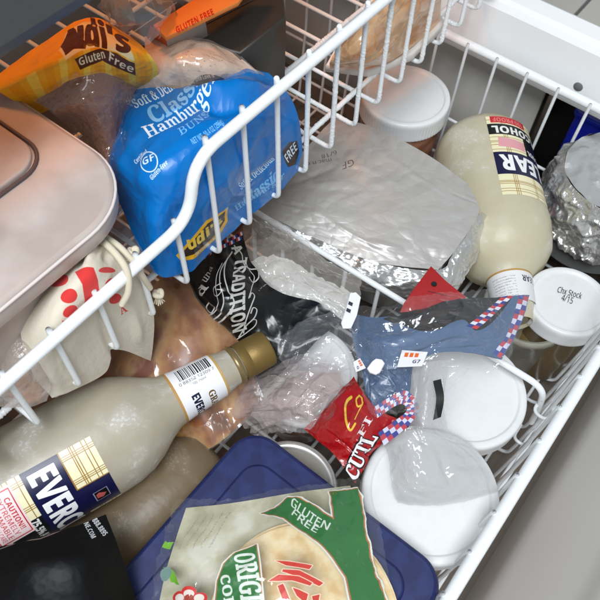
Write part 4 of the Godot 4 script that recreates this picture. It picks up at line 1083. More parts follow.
func build_lower_bags() -> void:
	# the orange and brown meat bag behind the bottle
	var t := thing("meat_bag", "clear bag of reddish orange meat behind the near bottle's neck", "meat bag")
	var meat := mat(Color.WHITE, 0.35, {"tex": noise_tex(0.004, 81, [[0.1, 0.38, 0.55, 0.72, 0.9], [Color(0.36, 0.22, 0.14), Color(0.54, 0.33, 0.19), Color(0.66, 0.46, 0.26), Color(0.72, 0.56, 0.36), Color(0.50, 0.26, 0.18)]], false, 1.0, 0, 512), "sss": 0.2})
	obj("meat", net([Vector3(-0.3101, 0.2050, -0.1287), Vector3(-0.3279, 0.2300, -0.1992), Vector3(-0.3160, 0.2300, -0.2476), Vector3(-0.2858, 0.2100, -0.2586), Vector3(-0.2805, 0.2000, -0.1319), Vector3(-0.2661, 0.2350, -0.1817), Vector3(-0.2591, 0.2350, -0.2213), Vector3(-0.2440, 0.2100, -0.2450), Vector3(-0.2348, 0.1850, -0.1333), Vector3(-0.2224, 0.2150, -0.1647), Vector3(-0.2178, 0.2150, -0.2007), Vector3(-0.2052, 0.2050, -0.2213), Vector3(-0.2036, 0.1700, -0.1381), Vector3(-0.1875, 0.1900, -0.1500), Vector3(-0.1809, 0.1950, -0.1776), Vector3(-0.1810, 0.1950, -0.2096)], 4, 60, 60, {"amp": 0.014, "freq": 2.2, "seed": 12.0, "thick": 0.01}), meat, t)
	obj("film", net([Vector3(-0.3101, 0.2050, -0.1287), Vector3(-0.3279, 0.2300, -0.1992), Vector3(-0.3160, 0.2300, -0.2476), Vector3(-0.2858, 0.2100, -0.2586), Vector3(-0.2805, 0.2000, -0.1319), Vector3(-0.2661, 0.2350, -0.1817), Vector3(-0.2591, 0.2350, -0.2213), Vector3(-0.2440, 0.2100, -0.2450), Vector3(-0.2348, 0.1850, -0.1333), Vector3(-0.2224, 0.2150, -0.1647), Vector3(-0.2178, 0.2150, -0.2007), Vector3(-0.2052, 0.2050, -0.2213), Vector3(-0.2036, 0.1700, -0.1381), Vector3(-0.1875, 0.1900, -0.1500), Vector3(-0.1809, 0.1950, -0.1776), Vector3(-0.1810, 0.1950, -0.2096)], 4, 80, 80, {"amp": 0.008, "freq": 7.0, "fine": 0.0015, "seed": 12.5, "creases": 14, "crease": 0.003, "lift": 0.006}), film(Color(0.9, 0.88, 0.86), 0.06, 0.16, 0.5, Vector3(1, 1, 1)), t)

	# white bag and hazy film beside the divider
	t = thing("white_plastic_bag", "white plastic bag lying between the black bag and the divider", "plastic bag")
	obj("bag", net([Vector3(-0.2928, 0.2000, -0.3188), Vector3(-0.2673, 0.2060, -0.3408), Vector3(-0.2290, 0.2060, -0.3492), Vector3(-0.1811, 0.2050, -0.3572), Vector3(-0.2663, 0.2050, -0.3004), Vector3(-0.2370, 0.2150, -0.3157), Vector3(-0.2057, 0.2160, -0.3311), Vector3(-0.1695, 0.2120, -0.3364), Vector3(-0.2435, 0.2000, -0.2919), Vector3(-0.2149, 0.2080, -0.3026), Vector3(-0.1874, 0.2080, -0.3159), Vector3(-0.1608, 0.2050, -0.3220)], 4, 90, 60, {"amp": 0.005, "freq": 6.0, "fine": 0.0006, "seed": 13.0, "creases": 16, "crease": 0.004, "edge": 0.006}), film(Color(0.94, 0.935, 0.92), 0.78, 0.12, 0.8, Vector3(1, 1, 1)), t)
	t = thing("hazy_film", "hazy clear plastic film draped over the divider's near end", "plastic film")
	obj("film", net([Vector3(-0.3182, 0.2150, -0.3447), Vector3(-0.2995, 0.2150, -0.3670), Vector3(-0.2565, 0.2120, -0.3640), Vector3(-0.1821, 0.2150, -0.3605), Vector3(-0.2791, 0.2220, -0.3099), Vector3(-0.2530, 0.2350, -0.3257), Vector3(-0.2191, 0.2320, -0.3341), Vector3(-0.1688, 0.2220, -0.3439), Vector3(-0.2465, 0.2150, -0.2956), Vector3(-0.2131, 0.2250, -0.2995), Vector3(-0.1858, 0.2220, -0.3122), Vector3(-0.1594, 0.2200, -0.3177)], 4, 90, 70, {"amp": 0.012, "freq": 7.0, "fine": 0.002, "seed": 14.0, "creases": 12, "crease": 0.006, "edge": 0.004}), film(Color(0.86, 0.84, 0.80), 0.24, 0.08, 0.8, Vector3(1.5, 1.5, 1)), t)

	# the black bag with white scrollwork
	t = thing("black_scroll_bag", "black bread bag with white scrollwork lettering and a checked edge, beside the gold cap", "bread bag")
	var p := Print.new(768, 1024, Color(0.035, 0.035, 0.04))
	var chalk := Color(0.72, 0.71, 0.69)
	say(p, "TRADITION", sans_bold, [Vector2(0.824, 0.139), Vector2(0.269, 0.556), Vector2(0.980, 0.156)], chalk, 2.0)
	say(p, "A", sans_bold, [Vector2(0.786, 0.061), Vector2(0.823, 0.113), Vector2(0.921, 0.058)], chalk, 2.0)
	say(p, "una", serif, [Vector2(0.336, 0.220), Vector2(0.483, 0.143), Vector2(0.295, 0.193)], chalk, 1.0)
	say(p, "d", serif_bold, [Vector2(0.232, 0.296), Vector2(0.353, 0.249), Vector2(0.173, 0.261)], chalk, 3.0)
	p.line(smooth([Vector2(0.789, 0.088), Vector2(0.675, 0.135), Vector2(0.597, 0.217), Vector2(0.552, 0.318), Vector2(0.528, 0.399), Vector2(0.342, 0.449), Vector2(0.193, 0.467)]), 11.2, chalk)
	p.line(smooth([Vector2(0.714, 0.115), Vector2(0.585, 0.174), Vector2(0.510, 0.256), Vector2(0.464, 0.356), Vector2(0.335, 0.417), Vector2(0.200, 0.436)]), 8.0, chalk)
	p.line(smooth([Vector2(0.615, 0.138), Vector2(0.512, 0.202), Vector2(0.441, 0.284), Vector2(0.394, 0.356), Vector2(0.276, 0.398), Vector2(0.191, 0.405)]), 6.4, chalk)
	p.line(smooth([Vector2(0.522, 0.258), Vector2(0.430, 0.269), Vector2(0.382, 0.300), Vector2(0.426, 0.321), Vector2(0.492, 0.299), Vector2(0.453, 0.286)]), 6.4, chalk)
	p.line(smooth([Vector2(0.838, 0.057), Vector2(0.913, 0.120), Vector2(0.896, 0.183), Vector2(0.937, 0.233), Vector2(1.010, 0.261), Vector2(0.962, 0.314), Vector2(0.874, 0.326), Vector2(0.884, 0.282)]), 9.6, chalk)
	p.line(smooth([Vector2(0.952, 0.152), Vector2(0.924, 0.216), Vector2(0.924, 0.298), Vector2(0.803, 0.359), Vector2(0.688, 0.411)]), 6.4, chalk)
	p.line(smooth([Vector2(0.360, 0.586), Vector2(0.513, 0.513), Vector2(0.659, 0.456), Vector2(0.761, 0.417), Vector2(0.760, 0.390), Vector2(0.706, 0.408)]), 8.0, chalk)
	p.line(smooth([Vector2(0.281, 0.596), Vector2(0.464, 0.550), Vector2(0.585, 0.534), Vector2(0.666, 0.500), Vector2(0.655, 0.475), Vector2(0.592, 0.497)]), 8.0, chalk)
	p.line(smooth([Vector2(0.221, 0.604), Vector2(0.406, 0.591), Vector2(0.519, 0.581), Vector2(0.572, 0.557), Vector2(0.552, 0.538)]), 6.4, chalk)
	p.line(smooth([Vector2(0.302, 0.361), Vector2(0.279, 0.337), Vector2(0.207, 0.365), Vector2(0.232, 0.397), Vector2(0.317, 0.370)]), 8.0, chalk)
	scribble(p, [Vector2(0.855, 0.401), Vector2(0.993, 0.386)][0], [Vector2(0.855, 0.401), Vector2(0.993, 0.386)][1], 16.0, chalk, 3)
	for k in 34:
		var c: Color = [Color(0.75, 0.16, 0.18), Color(0.85, 0.85, 0.88), Color(0.16, 0.24, 0.55), Color(0.05, 0.05, 0.06)][k % 4]
		p.poly([Vector2(k / 34.0, 0.0), Vector2((k + 1) / 34.0, 0.0), Vector2((k + 1) / 34.0, 0.022), Vector2(k / 34.0, 0.022)], c)
		p.poly([Vector2((k + 2) / 34.0, 0.022), Vector2((k + 3) / 34.0, 0.022), Vector2((k + 3) / 34.0, 0.044), Vector2((k + 2) / 34.0, 0.044)], c)
	obj("printed_film", net([Vector3(-0.3174, 0.2400, -0.2621), Vector3(-0.3052, 0.2500, -0.2860), Vector3(-0.3006, 0.2400, -0.3221), Vector3(-0.3072, 0.2300, -0.2396), Vector3(-0.2763, 0.2580, -0.2585), Vector3(-0.2682, 0.2400, -0.2992), Vector3(-0.2753, 0.2220, -0.2279), Vector3(-0.2464, 0.2520, -0.2463), Vector3(-0.2384, 0.2380, -0.2889), Vector3(-0.2449, 0.2050, -0.2265), Vector3(-0.2212, 0.2320, -0.2501), Vector3(-0.2119, 0.2360, -0.2974), Vector3(-0.1977, 0.1950, -0.2120), Vector3(-0.1894, 0.2220, -0.2526), Vector3(-0.1906, 0.2380, -0.3058), Vector3(-0.1801, 0.2000, -0.2446), Vector3(-0.1701, 0.2280, -0.2749), Vector3(-0.1617, 0.2380, -0.3050)], 3, 80, 130, {"amp": 0.005, "freq": 6.0, "fine": 0.0006, "seed": 15.0, "creases": 14, "crease": 0.003, "thick": 0.02}), printed(p, 0.3, {"coat": 0.4, "coat_rough": 0.15, "normal": M.wrinkle_map, "bend": 0.3, "spec": 0.4}), t)

	# clear crumpled bag between the gold cap and the red pack
	t = thing("crumpled_clear_bag", "crumpled clear plastic bag with a pinkish cast between the gold cap and the red pack", "plastic bag")
	obj("film", net([Vector3(-0.2135, 0.1850, -0.1919), Vector3(-0.1964, 0.2050, -0.2284), Vector3(-0.1729, 0.2250, -0.2557), Vector3(-0.1399, 0.2320, -0.2697), Vector3(-0.1895, 0.1950, -0.1820), Vector3(-0.1615, 0.2350, -0.2046), Vector3(-0.1409, 0.2400, -0.2281), Vector3(-0.1199, 0.2320, -0.2561), Vector3(-0.1646, 0.1900, -0.1794), Vector3(-0.1380, 0.2120, -0.1969), Vector3(-0.1199, 0.2260, -0.2090), Vector3(-0.1143, 0.2180, -0.2397)], 4, 110, 90, {"amp": 0.010, "freq": 5.5, "fine": 0.0008, "seed": 16.0, "creases": 30, "crease": 0.007, "edge": 0.004}), film(Color(0.86, 0.81, 0.80), 0.24, 0.06, 0.9, Vector3(1.2, 1.2, 1)), t)
	obj("inner_film", net([Vector3(-0.2135, 0.1850, -0.1919), Vector3(-0.1964, 0.2050, -0.2284), Vector3(-0.1729, 0.2250, -0.2557), Vector3(-0.1399, 0.2320, -0.2697), Vector3(-0.1895, 0.1950, -0.1820), Vector3(-0.1615, 0.2350, -0.2046), Vector3(-0.1409, 0.2400, -0.2281), Vector3(-0.1199, 0.2320, -0.2561), Vector3(-0.1646, 0.1900, -0.1794), Vector3(-0.1380, 0.2120, -0.1969), Vector3(-0.1199, 0.2260, -0.2090), Vector3(-0.1143, 0.2180, -0.2397)], 4, 80, 60, {"amp": 0.012, "freq": 7.0, "seed": 17.0, "lift": -0.012}), film(Color(0.80, 0.74, 0.73), 0.4, 0.12, 0.5), t)
	obj("filling", net([Vector3(-0.2135, 0.1850, -0.1919), Vector3(-0.1964, 0.2050, -0.2284), Vector3(-0.1729, 0.2250, -0.2557), Vector3(-0.1399, 0.2320, -0.2697), Vector3(-0.1895, 0.1950, -0.1820), Vector3(-0.1615, 0.2350, -0.2046), Vector3(-0.1409, 0.2400, -0.2281), Vector3(-0.1199, 0.2320, -0.2561), Vector3(-0.1646, 0.1900, -0.1794), Vector3(-0.1380, 0.2120, -0.1969), Vector3(-0.1199, 0.2260, -0.2090), Vector3(-0.1143, 0.2180, -0.2397)], 4, 40, 30, {"amp": 0.001, "freq": 3.0, "seed": 18.0, "lift": -0.022, "thick": 0.006}), mat(Color(0.80, 0.71, 0.69), 0.4), t)
	t = thing("loose_film", "loose clear film over the black bag's twisted neck", "plastic film")
	obj("film", net([Vector3(-0.1863, 0.2500, -0.2423), Vector3(-0.1777, 0.2620, -0.2671), Vector3(-0.1611, 0.2620, -0.2899), Vector3(-0.1474, 0.2580, -0.3041), Vector3(-0.1722, 0.2500, -0.2317), Vector3(-0.1577, 0.2700, -0.2477), Vector3(-0.1455, 0.2700, -0.2677), Vector3(-0.1298, 0.2580, -0.2824), Vector3(-0.1596, 0.2420, -0.2318), Vector3(-0.1455, 0.2500, -0.2406), Vector3(-0.1341, 0.2500, -0.2548), Vector3(-0.1106, 0.2460, -0.2637)], 4, 80, 60, {"amp": 0.010, "freq": 10.0, "fine": 0.002, "seed": 19.0, "creases": 14, "crease": 0.005, "edge": 0.003}), film(Color(0.80, 0.82, 0.85), 0.10, 0.06, 0.9), t)

	# the red pack
	t = thing("red_pack", "red food pack with white and gold lettering, between the clear bag and the white lids", "food pack")
	p = Print.new(512, 512, Color(0.62, 0.035, 0.055))
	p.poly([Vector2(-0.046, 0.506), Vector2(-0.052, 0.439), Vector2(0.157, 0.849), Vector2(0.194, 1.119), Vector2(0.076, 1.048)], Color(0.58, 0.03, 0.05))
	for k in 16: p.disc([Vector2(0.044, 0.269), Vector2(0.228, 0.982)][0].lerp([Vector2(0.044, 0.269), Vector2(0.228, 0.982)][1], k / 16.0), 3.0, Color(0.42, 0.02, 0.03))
	p.line(smooth([Vector2(0.199, 0.205), Vector2(0.190, 0.295), Vector2(0.245, 0.392), Vector2(0.380, 0.496), Vector2(0.489, 0.523), Vector2(0.475, 0.412)]), 17.0, Color(0.86, 0.72, 0.25))
	p.line(smooth([Vector2(0.262, 0.086), Vector2(0.266, 0.165), Vector2(0.337, 0.208), Vector2(0.366, 0.136), Vector2(0.306, 0.075)]), 12.0, Color(0.86, 0.72, 0.25), true)
	p.line(smooth([Vector2(0.358, 0.102), Vector2(0.392, 0.236), Vector2(0.429, 0.369)]), 8.0, Color(0.86, 0.72, 0.25))
	say(p, "FI", serif_bold, [Vector2(0.737, 0.481), Vector2(0.662, 0.176), Vector2(0.619, 0.499)], Color(0.88, 0.84, 0.84))
	say(p, "CUTL", serif_bold, [Vector2(1.005, 0.980), Vector2(0.911, 0.334), Vector2(0.785, 1.057)], Color(0.03, 0.02, 0.02), 16.0)
	say(p, "CUTL", serif_bold, [Vector2(0.997, 0.972), Vector2(0.900, 0.342), Vector2(0.797, 1.043)], Color(0.93, 0.92, 0.92), 4.0)
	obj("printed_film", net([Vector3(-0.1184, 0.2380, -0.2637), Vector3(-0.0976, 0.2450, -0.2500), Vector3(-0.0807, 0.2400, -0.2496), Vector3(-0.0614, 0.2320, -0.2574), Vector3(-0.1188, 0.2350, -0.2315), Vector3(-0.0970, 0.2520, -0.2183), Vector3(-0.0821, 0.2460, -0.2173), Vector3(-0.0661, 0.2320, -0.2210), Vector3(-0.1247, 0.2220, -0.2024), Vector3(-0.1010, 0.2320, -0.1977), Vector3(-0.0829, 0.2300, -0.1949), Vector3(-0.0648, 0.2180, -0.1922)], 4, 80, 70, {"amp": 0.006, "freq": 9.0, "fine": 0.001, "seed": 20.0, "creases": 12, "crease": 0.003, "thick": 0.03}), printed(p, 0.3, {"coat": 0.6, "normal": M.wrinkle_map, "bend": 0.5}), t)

	# the denim printed bag
	t = thing("denim_bread_bag", "denim printed bread bag with a checked border, gathered at a white clip", "bread bag")
	p = Print.new(1024, 512, Color(0.28, 0.385, 0.515))
	var rng := RandomNumberGenerator.new()
	rng.seed = 5
	for k in 2600:
		var c := Color(0.28, 0.385, 0.515).lightened(rng.randf_range(-0.05, 0.14))
		p.disc(Vector2(rng.randf(), rng.randf()), rng.randf_range(1.0, 4.0), c, 0.5)
	p.poly(smooth([Vector2(0.236, 0.044), Vector2(0.324, -0.024), Vector2(0.500, -0.022), Vector2(0.749, -0.018), Vector2(0.877, 0.011), Vector2(0.784, 0.396), Vector2(0.690, 0.562), Vector2(0.611, 0.401), Vector2(0.550, 0.436), Vector2(0.491, 0.535), Vector2(0.400, 0.487), Vector2(0.322, 0.257)], 60), Color(0.04, 0.04, 0.045))
	var check := func(p: Print, from: Vector2, to: Vector2, across: Vector2, n: int, rows: int, soft_tone: float) -> void:
		for i in n:
			for j in rows:
				var c: Color = [Color(0.78, 0.13, 0.16), Color(0.88, 0.90, 0.95), Color(0.10, 0.16, 0.50)][(i + j * 2) % 3]
				c = c.lerp(Color(0.62, 0.60, 0.70), soft_tone)
				var a := from.lerp(to, float(i) / n) + across * j
				var d := (to - from) / n
				p.poly([a, a + d, a + d + across, a + across], c)
	var bl: Array = [Vector2(0.884, 0.012), Vector2(0.688, 0.543), Vector2(0.855, -0.010)]
	check.call(p, bl[0], bl[1], (bl[2] - bl[0]), 13, 2, 0.0)
	var br: Array = [Vector2(0.997, 0.032), Vector2(0.989, 0.989), Vector2(0.960, 0.009)]
	check.call(p, br[0], br[1], (br[2] - br[0]), 13, 2, 0.3)
	obj("printed_film", net([Vector3(-0.1562, 0.2550, -0.3075), Vector3(-0.1252, 0.2650, -0.3168), Vector3(-0.0943, 0.2650, -0.3610), Vector3(-0.0617, 0.2600, -0.3986), Vector3(-0.0361, 0.2500, -0.4319), Vector3(-0.1400, 0.2550, -0.2881), Vector3(-0.1066, 0.2770, -0.2942), Vector3(-0.0791, 0.2770, -0.3318), Vector3(-0.0492, 0.2650, -0.3649), Vector3(-0.0266, 0.2500, -0.3944), Vector3(-0.1180, 0.2500, -0.2703), Vector3(-0.0906, 0.2620, -0.2821), Vector3(-0.0713, 0.2620, -0.3166), Vector3(-0.0475, 0.2570, -0.3393), Vector3(-0.0226, 0.2500, -0.3550)], 5, 120, 70, {"amp": 0.005, "freq": 7.0, "fine": 0.001, "seed": 21.0, "creases": 10, "crease": 0.0025, "thick": 0.02}), printed(p, 0.4, {"coat": 0.4, "normal": M.wrinkle_map, "bend": 0.4}), t)
	var denim := mat(Color(0.28, 0.385, 0.515), 0.42, {"tex": noise_tex(0.06, 91, [[0.3, 0.7], [Color(0.8, 0.82, 0.86), Color(1.0, 1.0, 1.0)]], false, 1.0, 0, 256), "coat": 0.4, "normal": M.wrinkle_map, "bend": 0.4})
	obj("gathered_end", net([Vector3(-0.1284, 0.2520, -0.2786), Vector3(-0.1014, 0.2580, -0.2835), Vector3(-0.0838, 0.2520, -0.3017), Vector3(-0.1047, 0.2420, -0.2622), Vector3(-0.0841, 0.2500, -0.2677), Vector3(-0.0695, 0.2450, -0.2788), Vector3(-0.0855, 0.2350, -0.2485), Vector3(-0.0762, 0.2400, -0.2616), Vector3(-0.0681, 0.2380, -0.2754)], 3, 60, 60, {"amp": 0.007, "freq": 9.0, "fine": 0.001, "seed": 22.0, "creases": 10, "crease": 0.003, "thick": 0.015}), denim, t)
	p = Print.new(512, 64, Color(0.75, 0.77, 0.83))
	check.call(p, Vector2(0, 0), Vector2(1, 0), Vector2(0, 0.34), 26, 3, 0.3)
	obj("checked_cuff", net([Vector3(-0.0881, 0.2420, -0.2461), Vector3(-0.0804, 0.2500, -0.2622), Vector3(-0.0717, 0.2520, -0.2753), Vector3(-0.0551, 0.2500, -0.2693), Vector3(-0.0537, 0.2480, -0.2505), Vector3(-0.0600, 0.2450, -0.2242), Vector3(-0.0796, 0.2410, -0.2416), Vector3(-0.0736, 0.2480, -0.2557), Vector3(-0.0686, 0.2500, -0.2633), Vector3(-0.0623, 0.2490, -0.2618), Vector3(-0.0637, 0.2470, -0.2535), Vector3(-0.0706, 0.2440, -0.2309)], 6, 80, 10, {"amp": 0.001, "freq": 9.0, "seed": 23.0}), printed(p, 0.4, {"coat": 0.3}), t)
	var tag_white := mat(Color(0.88, 0.88, 0.90), 0.45)
	obj("neck_clip", slab([Vector3(-0.1584, 0.2880, -0.3051), Vector3(-0.1549, 0.2880, -0.3093), Vector3(-0.1484, 0.2880, -0.3078), Vector3(-0.1415, 0.2840, -0.2928), Vector3(-0.1385, 0.2820, -0.2800), Vector3(-0.1439, 0.2820, -0.2756), Vector3(-0.1482, 0.2820, -0.2786), Vector3(-0.1526, 0.2860, -0.2914)], 0.002, 0.0005), tag_white, t)
	obj("clip_lettering", flat_text("- -", sans_bold, Vector3(-0.1467, 0.2866, -0.2892), Vector3(-0.1505, 0.2872, -0.2988), Vector3(-0.1506, 0.2866, -0.2886)), mat(Color(0.2, 0.2, 0.25), 0.5), t)
	obj("white_tab", slab([Vector3(-0.1057, 0.2840, -0.2641), Vector3(-0.1045, 0.2850, -0.2680), Vector3(-0.1000, 0.2850, -0.2704), Vector3(-0.0961, 0.2840, -0.2694), Vector3(-0.0950, 0.2820, -0.2608), Vector3(-0.0968, 0.2810, -0.2577), Vector3(-0.1017, 0.2810, -0.2561), Vector3(-0.1056, 0.2820, -0.2571)], 0.003, 0.001), tag_white, t)
	for a in [[[Vector3(-0.0861, 0.2845, -0.2723), Vector3(-0.0917, 0.2845, -0.2884), Vector3(-0.0735, 0.2845, -0.3007), Vector3(-0.0704, 0.2835, -0.2868)], "G7"], [[Vector3(-0.1211, 0.2680, -0.2610), Vector3(-0.1187, 0.2680, -0.2680), Vector3(-0.1095, 0.2660, -0.2643), Vector3(-0.1140, 0.2660, -0.2558)], "G"]]:
		var c: Array = a[0]
		obj("paper_tag", slab(c, 0.0008, 0.0002), tag_white, t)
		var l := func(x: float, y: float) -> Vector3: return c[0].lerp(c[3], x).lerp(c[1].lerp(c[2], x), y) + UP * 0.0004
		obj("tag_lettering", flat_text(a[1], sans_bold, l.call(0.55, 0.2), l.call(0.85, 0.2), l.call(0.55, 0.42)), mat(Color(0.2, 0.2, 0.3), 0.5), t)
		for k in 3: obj("orange_block", slab([l.call(0.15 + 0.2 * k, 0.6), l.call(0.29 + 0.2 * k, 0.6), l.call(0.29 + 0.2 * k, 0.85), l.call(0.15 + 0.2 * k, 0.85)], 0.0003, 0.0), mat(Color(0.85, 0.38, 0.12), 0.5), t)

	# clear film over the denim bag and the near lid
	t = thing("clear_film_bag", "clear crinkled film bag covering the denim bag and the near white lid", "plastic bag")
	obj("upper_film", net([Vector3(-0.1577, 0.2680, -0.3043), Vector3(-0.1275, 0.2850, -0.3153), Vector3(-0.0953, 0.2850, -0.3549), Vector3(-0.0643, 0.2750, -0.3953), Vector3(-0.0355, 0.2620, -0.4268), Vector3(-0.1387, 0.2680, -0.2810), Vector3(-0.1063, 0.2920, -0.2899), Vector3(-0.0784, 0.2920, -0.3250), Vector3(-0.0494, 0.2800, -0.3576), Vector3(-0.0218, 0.2620, -0.3894), Vector3(-0.1182, 0.2620, -0.2624), Vector3(-0.0897, 0.2800, -0.2760), Vector3(-0.0705, 0.2800, -0.3087), Vector3(-0.0479, 0.2700, -0.3338), Vector3(-0.0209, 0.2560, -0.3524), Vector3(-0.0974, 0.2560, -0.2475), Vector3(-0.0808, 0.2720, -0.2572), Vector3(-0.0669, 0.2720, -0.2743), Vector3(-0.0532, 0.2620, -0.2878), Vector3(-0.0372, 0.2500, -0.2994), Vector3(-0.0775, 0.2520, -0.2362), Vector3(-0.0677, 0.2620, -0.2479), Vector3(-0.0529, 0.2640, -0.2552), Vector3(-0.0399, 0.2580, -0.2632), Vector3(-0.0275, 0.2460, -0.2702)], 5, 150, 130, {"amp": 0.009, "freq": 6.0, "fine": 0.0012, "seed": 24.0, "creases": 26, "crease": 0.005, "edge": 0.003}), film(Color(0.92, 0.93, 0.95), 0.035, 0.05, 0.9, Vector3(1.4, 1.4, 1)), t)
	obj("neck_film", net([Vector3(-0.0775, 0.2580, -0.2903), Vector3(-0.0705, 0.2680, -0.3018), Vector3(-0.0565, 0.2560, -0.3237), Vector3(-0.0623, 0.2520, -0.2719), Vector3(-0.0539, 0.2620, -0.2777), Vector3(-0.0422, 0.2500, -0.2893), Vector3(-0.0516, 0.2380, -0.2503), Vector3(-0.0419, 0.2500, -0.2566), Vector3(-0.0261, 0.2400, -0.2720)], 3, 60, 60, {"amp": 0.003, "freq": 5.0, "fine": 0.0003, "seed": 25.0, "creases": 6, "crease": 0.002}), film(Color(0.74, 0.74, 0.74), 0.5, 0.12, 0.8), t)
	obj("frosty_end", net([Vector3(-0.0676, 0.2280, -0.2379), Vector3(-0.0550, 0.2450, -0.2487), Vector3(-0.0425, 0.2460, -0.2605), Vector3(-0.0256, 0.2360, -0.2745), Vector3(-0.0514, 0.2240, -0.2227), Vector3(-0.0374, 0.2420, -0.2335), Vector3(-0.0227, 0.2400, -0.2518), Vector3(-0.0005, 0.2240, -0.2818), Vector3(-0.0344, 0.2190, -0.2049), Vector3(-0.0155, 0.2280, -0.2164), Vector3(0.0016, 0.2280, -0.2365), Vector3(0.0297, 0.2150, -0.2687), Vector3(-0.0250, 0.2130, -0.2016), Vector3(-0.0056, 0.2150, -0.2131), Vector3(0.0155, 0.2150, -0.2353), Vector3(0.0362, 0.2100, -0.2669)], 4, 110, 90, {"amp": 0.004, "freq": 5.0, "fine": 0.0004, "seed": 26.0, "creases": 14, "crease": 0.0025, "edge": 0.001}), film(Color(0.72, 0.72, 0.72), 0.42, 0.10, 0.9, Vector3(1, 1, 1)), t)
	obj("black_mark", net([Vector3(-0.0572, 0.2705, -0.2878), Vector3(-0.0529, 0.2705, -0.2937), Vector3(-0.0466, 0.2675, -0.2768), Vector3(-0.0418, 0.2675, -0.2818), Vector3(-0.0391, 0.2590, -0.2632), Vector3(-0.0353, 0.2590, -0.2697)], 2, 4, 16), mat(Color(0.04, 0.035, 0.035), 0.4), t)

	# the red tag
	t = thing("red_swing_tag", "red triangular card tag with a punched hole, above the denim bag", "tag")
	obj("card", slab([Vector3(-0.1241, 0.2620, -0.3940), Vector3(-0.1039, 0.2620, -0.3884), Vector3(-0.0803, 0.2600, -0.3863), Vector3(-0.0767, 0.2580, -0.3739), Vector3(-0.1196, 0.2580, -0.3349), Vector3(-0.1217, 0.2600, -0.3441), Vector3(-0.1230, 0.2620, -0.3641)], 0.0015, 0.0003), mat(Color(0.62, 0.085, 0.095), 0.5, {"bump": M.fine_map, "deep": 0.01}), t)
	obj("hole", lathe([Vector2(0.0, 0.0005), Vector2(0.0016, 0.0005), Vector2(0.0026, 0.0006), Vector2(0.0028, 0.0)], 20), M.dark, t).position = Vector3(-0.1108, 0.2624, -0.3780)
	for k in 16:
		var a: Vector3 = [Vector3(-0.1111, 0.2622, -0.3679), Vector3(-0.0930, 0.2616, -0.3760)][0].lerp(Vector3(-0.0930, 0.2616, -0.3760), k / 16.0)
		var b: Vector3 = a.lerp(Vector3(-0.0930, 0.2616, -0.3760), 0.03)
		obj("stitch", tube([a, a + (Vector3(-0.0930, 0.2616, -0.3760) - Vector3(-0.1111, 0.2622, -0.3679)) / 40.0], 0.0003, 5), M.dark, t)

	# the black bag at the near left corner
	t = thing("black_bag", "black plastic bag with white printing on the bottle, nearest the camera", "plastic bag")
	p = Print.new(512, 512, Color(0.022, 0.023, 0.026))
	say(p, "888.8895", sans_bold, [Vector2(0.854, 0.005), Vector2(0.900, 0.205), Vector2(0.909, -0.005)], Color(0.82, 0.83, 0.84))
	say(p, "ONE.COM", sans_bold, [Vector2(0.769, -0.031), Vector2(0.787, 0.174), Vector2(0.818, -0.032)], Color(0.82, 0.83, 0.84))
	p.line([Vector2(0.106, 0.032), Vector2(0.258, -0.015), Vector2(0.407, 0.019), Vector2(0.619, -0.010)], 5.0, Color(0.45, 0.38, 0.35))
	obj("printed_film", net([Vector3(-0.2341, 0.2840, 0.0314), Vector3(-0.2115, 0.2920, 0.0081), Vector3(-0.1961, 0.2900, -0.0163), Vector3(-0.1892, 0.2750, -0.0388), Vector3(-0.2197, 0.2840, 0.0448), Vector3(-0.1903, 0.3000, 0.0190), Vector3(-0.1701, 0.2960, -0.0063), Vector3(-0.1671, 0.2720, -0.0287), Vector3(-0.2019, 0.2800, 0.0642), Vector3(-0.1689, 0.2900, 0.0369), Vector3(-0.1451, 0.2820, 0.0120), Vector3(-0.1399, 0.2550, -0.0129), Vector3(-0.1868, 0.2620, 0.0873), Vector3(-0.1468, 0.2700, 0.0599), Vector3(-0.1193, 0.2600, 0.0343), Vector3(-0.1120, 0.2450, 0.0042)], 4, 90, 80, {"amp": 0.003, "freq": 3.0, "fine": 0.0003, "seed": 27.0, "thick": 0.02}), printed(p, 0.48, {"normal": M.wrinkle_map, "bend": 0.2, "spec": 0.32}), t)

	# tortillas
	t = thing("tortilla_bag", "clear and green bag of corn tortillas on the navy lid", "tortilla bag")
	var corn := mat(Color.WHITE, 0.7, {"tex": noise_tex(0.02, 101, [[0.2, 0.5, 0.8], [Color(0.86, 0.72, 0.50), Color(0.92, 0.82, 0.63), Color(0.95, 0.88, 0.73)]], false, 1.0, 0, 256), "tri": 9.0, "bump": M.fine_map, "deep": 0.02})
	for k in 5:
		obj("tortilla", lathe([Vector2(0, 0.0018), Vector2(0.066, 0.0016), Vector2(0.0688, 0.0008), Vector2(0.069, 0.0), Vector2(0.0685, -0.0008), Vector2(0.0, -0.001)], 72), corn, t).position = Vector3(-0.0296, 0.2400, -0.0765) + Vector3(0.002 * sin(k * 2.4), 0.0029 * k, 0.002 * cos(k * 1.7))
	p = Print.new(1024, 1536, Color(1, 1, 1, 0))
	var green := Color(0.07, 0.42, 0.15)
	var lime := Color(0.86, 0.89, 0.85)
	var rust := Color(0.72, 0.42, 0.25)
	var swoosh: Array = [Vector2(0.482, 0.115), Vector2(0.549, 0.097), Vector2(0.605, 0.046), Vector2(0.667, 0.061), Vector2(0.745, 0.121), Vector2(0.811, 0.207), Vector2(0.828, 0.053), Vector2(0.968, 0.069), Vector2(0.928, 0.271), Vector2(0.947, 0.466), Vector2(0.979, 0.573), Vector2(0.952, 0.912), Vector2(0.851, 0.910), Vector2(0.857, 0.607), Vector2(0.837, 0.470), Vector2(0.789, 0.394), Vector2(0.693, 0.255), Vector2(0.591, 0.157)]
	p.line(swoosh, 26.0, lime, true)
